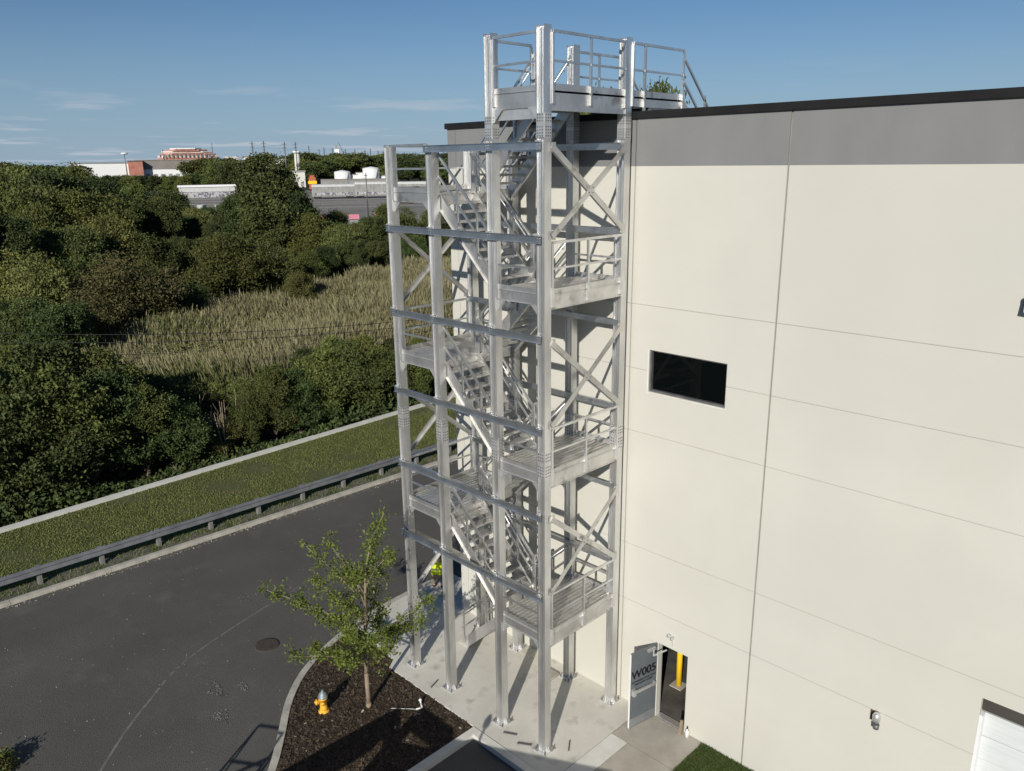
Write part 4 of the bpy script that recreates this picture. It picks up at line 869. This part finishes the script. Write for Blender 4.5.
# power pylons
poles = [(254.5,141.5),(266,141),(286.5,142),(297.5,142),(310.5,146),(320.5,149),(325.5,147.5),(334,148),(346.5,149),(356,149.5),(366,150),(371.5,148.5),(379,150.5),(384,151)]
for i, (px, pt) in enumerate(poles):
    D = 600 if i < 4 else 980; o = frame('power_pole', px, D, 'dark power pole standing on the horizon above the trees', 'power pole', 'power poles along the horizon'); h_ = zat(px,pt,D)+1.2; q = MB(); wd = .42 if i < 4 else .5
    q.tube((0,0,0),(0,0,h_),wd*1.2,wd*.8,6); q.build('pole', MET, o); q = MB()
    for k_ in range(3): q.box(-1.8+.3*k_,1.8-.3*k_,-.15,.15,h_-1.6-k_*2.2,h_-1.3-k_*2.2)
    q.build('crossarm', MET, o)
for j, (a, b) in enumerate(((0,1),(1,2),(2,3))):
    A = at(poles[a][0],600,0); B = at(poles[b][0],600,0); q = MB()
    for lev in (0,2.2):
        za = zat(poles[a][0],poles[a][1],600)-1.6-lev; zb = zat(poles[b][0],poles[b][1],600)-1.6-lev; prev = None
        for i in range(9): t = i/8; p = A.lerp(B,t); p.z = za+(zb-za)*t-1.2*4*t*(1-t); (q.tube(prev,p,.07,n=4,cap=False) if prev else None); prev = p
    tag(q.build('power_line', WIREM), 'sagging power line strung between the dark horizon poles', 'power line', 'power lines between horizon poles')
o = frame('crane', 342, 900, 'small crane with a tilted jib on the horizon right of the poles', 'crane'); h_ = zat(342,150,900); q = MB(); q.tube((3,0,0),(3,0,h_),.5,.4,6); q.build('mast', MET, o); q = MB(); q.bar((3,0,h_-3),(-2,0,zat(341,142,900)+1),.7,.7); q.build('jib', MET, o)
o = frame('plant_tower', 338, 900, 'small white plant tower on the horizon beside the crane', 'tower'); h_ = zat(338,149,900)+1.2; q = MB(); q.box(-2.4,2.4,-2,2,0,h_); q.build('wall', WHITE, o); q = MB(); q.box(-1,1,-1,1,h_,h_+4); q.build('stack', MATS['wagon_grey'], o)
hall('far_shed', 268, 297, 158.5, 760, 30, 'long white shed on the horizon behind the power poles', WHITE, GREYR, bays=4)
hall('beige_block', 244, 252, 157, 900, 18, 'small beige block in the trees left of the power poles', MATS['light_concrete'], GREYR, bays=2)
hall('pale_block', 226, 238, 157.5, 1000, 18, 'salmon and white block on the horizon right of the terraced building', SALMON, WHITE, bays=2)
hall('low_shed', 292, 304, 172, 560, 14, 'low beige shed between the big tree and the locomotive', MATS['light_concrete'], MATS['wagon_grey'], bays=2)
# long white trailer wall left of the tallest tree
hall('freight_shed', 181, 229, 187, 412, 6, 'long pale freight shed with dark marks along the yard', MATS['wagon_roof'], WHITE, WAGD, .55, 'shed')
# utility pole
o = frame('utility_pole', 365.5, 230, 'thin dark utility pole standing in the gravel yard before the wagons', 'utility pole'); h_ = zat(365.5,173,230)+1.2; q = MB(); q.tube((0,0,0),(0,0,h_),.2,.13,8); q.build('pole', MET, o); q = MB(); q.box(-.5,.5,-.06,.06,h_-.7,h_-.5); q.build('crossarm', MET, o)
# pink sheds
for px0, px1, py, D, lab in ((306,322,216,172,'pink roofed shed between the trees right of the tallest tree'),(347,355,215,178,'small pink roofed shed left of the utility pole foot'),(373,386,212,182,'reddish roofed shed right of the utility pole foot')):
    o = frame('pink_shed', (px0+px1)/2, D, lab, 'shed', 'pink roofed sheds'); W_ = (px1-px0)/2*D/FPX; h_ = zat(px0,py,D)+1.2; q = MB(); q.box(-W_,W_,0,3,0,h_-.9); q.build('wall', MATS['wagon_grey'], o)
    q = MB(); q.hexa([(-W_-.2,-.3,h_-.9),(W_+.2,-.3,h_-.9),(W_+.2,3.3,h_-.9),(-W_-.2,3.3,h_-.9),(-W_-.2,1.2,h_),(W_+.2,1.2,h_),(W_+.2,1.8,h_),(-W_-.2,1.8,h_)]); q.build('roof', PINK, o)
# white parked trailers glimpsed through the wood
car = None
for i in range(26):
    px = 108+i*4.6; D = 178+32*(i % 4)
    if car is None:
        car = frame('parked_trailer', px, D, 'white box trailer parked beyond the wood, glimpsed between the trees', 'trailer', 'white trailers parked beyond the wood')
        q = MB(); q.box(-.9,.9,0,6,.9,2.6); q.build('body', MATS['wagon_roof'], car); q = MB()
        for xx in (-.75,.75):
            for yy in (1,5): q.tube((xx-.12,yy,.45),(xx+.12,yy,.45),.45,n=10)
        q.box(-.6,.6,0,6,.6,.89); q.build('chassis', WIREM, car)
    else:
        o = copy_tree(car); p, r_, d = facing(px, D); o.location = p; o.rotation_euler = (0,0,math.atan2(r_.y,r_.x)+rnd.uniform(-.3,.3))
# overhead wires crossing the reeds
for k_, (z0, z1, D0, lab) in enumerate(((2.1,1.7,60,'lowest overhead cable crossing in front of the reed field'),(3.1,1.95,60,'middle overhead cable crossing in front of the reed field'),(3.7,2.3,60,'topmost overhead cable crossing in front of the reed field'))):
    A = at(-150,D0,z0+.5); B = at(620,D0,z1+1.6); q = MB(); prev = None
    for i in range(41):
        t = i/40; p = A.lerp(B,t); p.z -= 4*t*(1-t)*1.5; (q.tube(prev,p,.022,n=5,cap=False) if prev is not None else None); prev = p
    tag(q.build('overhead_cable', WIREM), lab, 'cable')

# ================================================================== PERSON (beside the building corner)
pe = empty('person', (-9.73,.29,0), 'crouching person in white hard hat and yellow hi-vis vest at the foot of the tower', 'person', rz=R(215))
def skin_mesh(name, verts, edges, radii, m, parent, root=0, sub=2):
    me_ = bpy.data.meshes.new(name); me_.from_pydata(verts, edges, []); me_.materials.append(m); o_ = obj(name, me_, parent)
    md = o_.modifiers.new('Skin', 'SKIN'); 
    if not me_.skin_vertices:
        bm_ = bmesh.new(); bm_.from_mesh(me_); bm_.verts.layers.skin.verify(); bm_.to_mesh(me_); bm_.free()
    for i, r_ in enumerate(radii): me_.skin_vertices[0].data[i].radius = (r_, r_) if not isinstance(r_, tuple) else r_
    me_.skin_vertices[0].data[root].use_root = True
    s_ = o_.modifiers.new('Subdivision', 'SUBSURF'); s_.levels = sub; s_.render_levels = sub
    md.use_smooth_shade = True; return o_
V = [(0,.10,.50),(0,.06,.68),(0,-.03,.90),(0,-.09,1.01),(0,-.12,1.07),(0,-.16,1.18),
     (-.10,.06,.46),(-.15,-.30,.50),(-.13,.02,.09),(-.14,-.12,.04),(.10,.06,.46),(.15,-.30,.46),(.13,.02,.09),(.14,-.12,.04),
     (-.19,-.05,.94),(-.25,-.20,.72),(-.15,-.38,.62),(-.13,-.43,.60),(.19,-.05,.94),(.25,-.20,.72),(.15,-.38,.58),(.13,-.43,.56)]
E_ = [(0,1),(1,2),(2,3),(3,4),(4,5),(0,6),(6,7),(7,8),(8,9),(0,10),(10,11),(11,12),(12,13),(2,14),(14,15),(15,16),(16,17),(2,18),(18,19),(19,20),(20,21)]
Rd = [(.15,.11),(.14,.10),(.16,.11),.06,.055,.095,.09,.062,.045,.04,.09,.062,.045,.04,.06,.045,.032,.034,.06,.045,.032,.034]
for hnd, sx in ((17,-1),(21,1)):
    hx, hy_, hz = V[hnd]
    for f in range(5):
        i0 = len(V)
        if f < 4: pts = [(hx+(f-1.5)*.018, hy_-.045, hz-.02),(hx+(f-1.5)*.02, hy_-.08+.006*abs(f-1.5), hz-.045)]
        else: pts = [(hx-sx*.035, hy_-.02, hz),(hx-sx*.05, hy_-.045, hz-.015)]
        V += pts; E_ += [(hnd,i0),(i0,i0+1)]; Rd += [.009,.007]
skin_mesh('body', V, E_, Rd, SKIN, pe)
skin_mesh('trousers', [(0,.08,.58),(0,.10,.50),(-.10,.06,.46),(-.15,-.30,.50),(-.13,.02,.12),(.10,.06,.46),(.15,-.30,.46),(.13,.02,.12)], [(0,1),(1,2),(2,3),(3,4),(1,5),(5,6),(6,7)], [(.165,.125),(.16,.125),.105,.085,.07,.105,.085,.07], TROU, pe, 1)
def torso(prof, zo):
    q = MB(); q.lathe((0,0,0), prof, 20); T_ = Matrix.Rotation(R(22), 4, 'X')
    for i_, v in enumerate(q.v): w_ = T_ @ Vector((v[0]*1.08, v[1]*.78, v[2])); q.v[i_] = (w_.x, w_.y+.09, w_.z+.52)
    return q
torso([(.185,0),(.18,.12),(.19,.28),(.20,.38),(.13,.47),(.075,.50)], 0).build('vest', VEST, pe)
torso([(.192,.14),(.192,.18)], 0).build('reflective_band', MATS['wagon_grey'], pe)
q = MB(); q.lathe((0,-.155,1.20), [(.155,-.004),(.155,.008),(.125,.012),(.12,.06),(.09,.11),(.04,.135),(.005,.14)], 20); q.box(-.07,.07,-.36,-.26,1.198,1.208); q.build('hard_hat', WHITE, pe)
for sx in (-1,1): q = MB(); q.sphere((sx*.135,-.05,.05),.055,10,0,(1,2.2,.9)); q.build('boot', BOOT, pe)
for sx in (-1,1): q = MB(); q.sphere((sx*.033,-.248,1.17),.012,8); q.build('eye', BLK, pe)
q = MB(); q.hexa([(-.016,-.245,1.13),(.016,-.245,1.13),(.01,-.24,1.14),(-.01,-.24,1.14),(-.007,-.27,1.135),(.007,-.27,1.135),(.005,-.245,1.18),(-.005,-.245,1.18)]); q.build('nose', SKIN, pe)
q = MB(); q.box(-.025,.025,-.252,-.24,1.105,1.112); q.build('mouth', mat('lips',(.3,.12,.1)), pe)
# cable reel lying on the slab
cl_ = empty('rubber_hose', (-4.05,-.62,0), 'small flat crate lid lying on the slab beneath the lowest landing', 'crate lid')
cl_.name = 'crate_lid'; q = MB(); q.box(-.25,.25,-.18,.18,.0,.03); q.box(-.24,.24,-.17,.17,.031,.07); q.build('panel', CONC2, cl_)
# anchor bars lying beside the base plates
for (x, y, a) in ((-5.95,-3.02,1.9),(-3.15,-2.98,.5),(-2.65,-3.0,.55),(-1.85,-2.3,2.2)):
    o = empty('anchor_bar', (x,y,.0), 'short dark steel bar lying on the slab near a column base', 'steel bar', 'loose steel bars on the slab', rz=a); q = MB(); q.box(-.17,.17,-.014,.014,.001,.03); q.build('bar', MET, o)

# ================================================================== BOOM LIFT (just below the picture; casts the shadow on the bed)
bl = empty('boom_lift', (-.6,-8.2,-.13), 'orange articulated boom lift parked on the lot beside the planting island', 'boom lift'); BO = Vector((-.6,-8.2,-.13))
def bp(name, mb, m, parent=bl):
    o_ = mb.build(name, m, parent)
    if parent is bl: o_.location = -BO
    return o_
dv = Vector((.88,.47,0)).normalized(); sv = Vector((dv.y,-dv.x,0)); c0 = Vector((-.7,-8.6,0))
def ob(mb, c, lx, ly, z0, z1, mi=0, tx=0):
    P_ = []
    for z_ in (z0, z1):
        for i, j in ((-1,-1),(1,-1),(1,1),(-1,1)):
            k_ = 1-(tx if z_ == z1 else 0); p = c+dv*(i*lx/2*k_)+sv*(j*ly/2*k_); P_.append((p.x,p.y,z_))
    return mb.hexa(P_, mi)
q = MB(); ob(q, c0+Vector((.2,.1,0)), 3.6, 1.3, .45, .9); bp('chassis', q, ORL)
for i in (-1,1):
    for j in (-1,1):
        c = c0+dv*(i*1.35+.2)+sv*(j*.95); q = MB(); q.tube((c-sv*.16)+Vector((0,0,.37)), (c+sv*.16)+Vector((0,0,.37)), .5, n=20); bp('wheel', q, WIREM)
q = MB(); ob(q, c0+dv*1.15+Vector((-.1,.02,0)), 4.4, 1.3, .95, 2.15, 0, .04); ob(q, c0-dv*1.5+Vector((0,.2,0)), 1.2, 1.2, .95, 1.9); bp('engine_cover', q, ORL)
q = MB(); q.bar((-3.6,-12.4,1.9),(-3.15,-9.15,2.15),.30,.36); bp('boom', q, ORL)
q = MB(); q.bar((-3.2,-9.1,2.3),(-2.75,-8.35,1.2),.22,.3); q.bar((-2.62,-8.9,2.35),(-1.8,-8.2,2.0),.25,.3); q.bar((-2.62,-8.9,2.35),(-3.0,-9.5,1.0),.18,.2); bp('riser', q, ORL)
q = MB(); q.bar((-3.75,-10.6,1.3),(-3.55,-8.5,1.55),.14,.16); bp('cylinder', q, SILV)
q = MB(); q.tube((-.74,-8.55,2.1),(-.72,-8.62,2.72),.03); q.lathe((-.72,-8.62,2.72), [(.08,0),(.09,.08),(.04,.18)], 12); bp('beacon_mast', q, MET)
bk = MB(); c1 = Vector((-4.5,-12.2,0)); dv2 = Vector((.55,-.83,0)).normalized(); sv2 = Vector((dv2.y,-dv2.x,0))
cs = [c1+dv2*(i*.95)+sv2*(j*.42) for i, j in ((-1,-1),(1,-1),(1,1),(-1,1))]
for i in range(4):
    a, b = cs[i], cs[(i+1)%4]
    for z_ in (1.15,1.65,2.2): bk.tube((a.x,a.y,z_),(b.x,b.y,z_),.028,n=6)
    bk.tube((a.x,a.y,1.1),(a.x,a.y,2.2),.028,n=6)
m_ = (cs[0]+cs[1])/2; bk.tube((m_.x,m_.y,1.1),(m_.x,m_.y,2.2),.025,n=6); bk.hexa([(c.x,c.y,1.05) for c in cs]+[(c.x,c.y,1.12) for c in cs]); bk.hexa([(c.x+sv2.x*0,c.y,z_) for z_ in (1.12,) for c in (cs[2],cs[3],cs[3]+sv2*.02,cs[2]+sv2*.02)]+[(c.x,c.y,1.62) for c in (cs[2],cs[3],cs[3]+sv2*.02,cs[2]+sv2*.02)]); bk.tube((cs[0].x,cs[0].y,1.1),(cs[1].x,cs[1].y,2.2),.028,n=6); bk.tube((cs[2].x,cs[2].y,2.2),(cs[2].x+.5,cs[2].y+.6,2.5),.04,n=6); bp('basket', bk, MET)
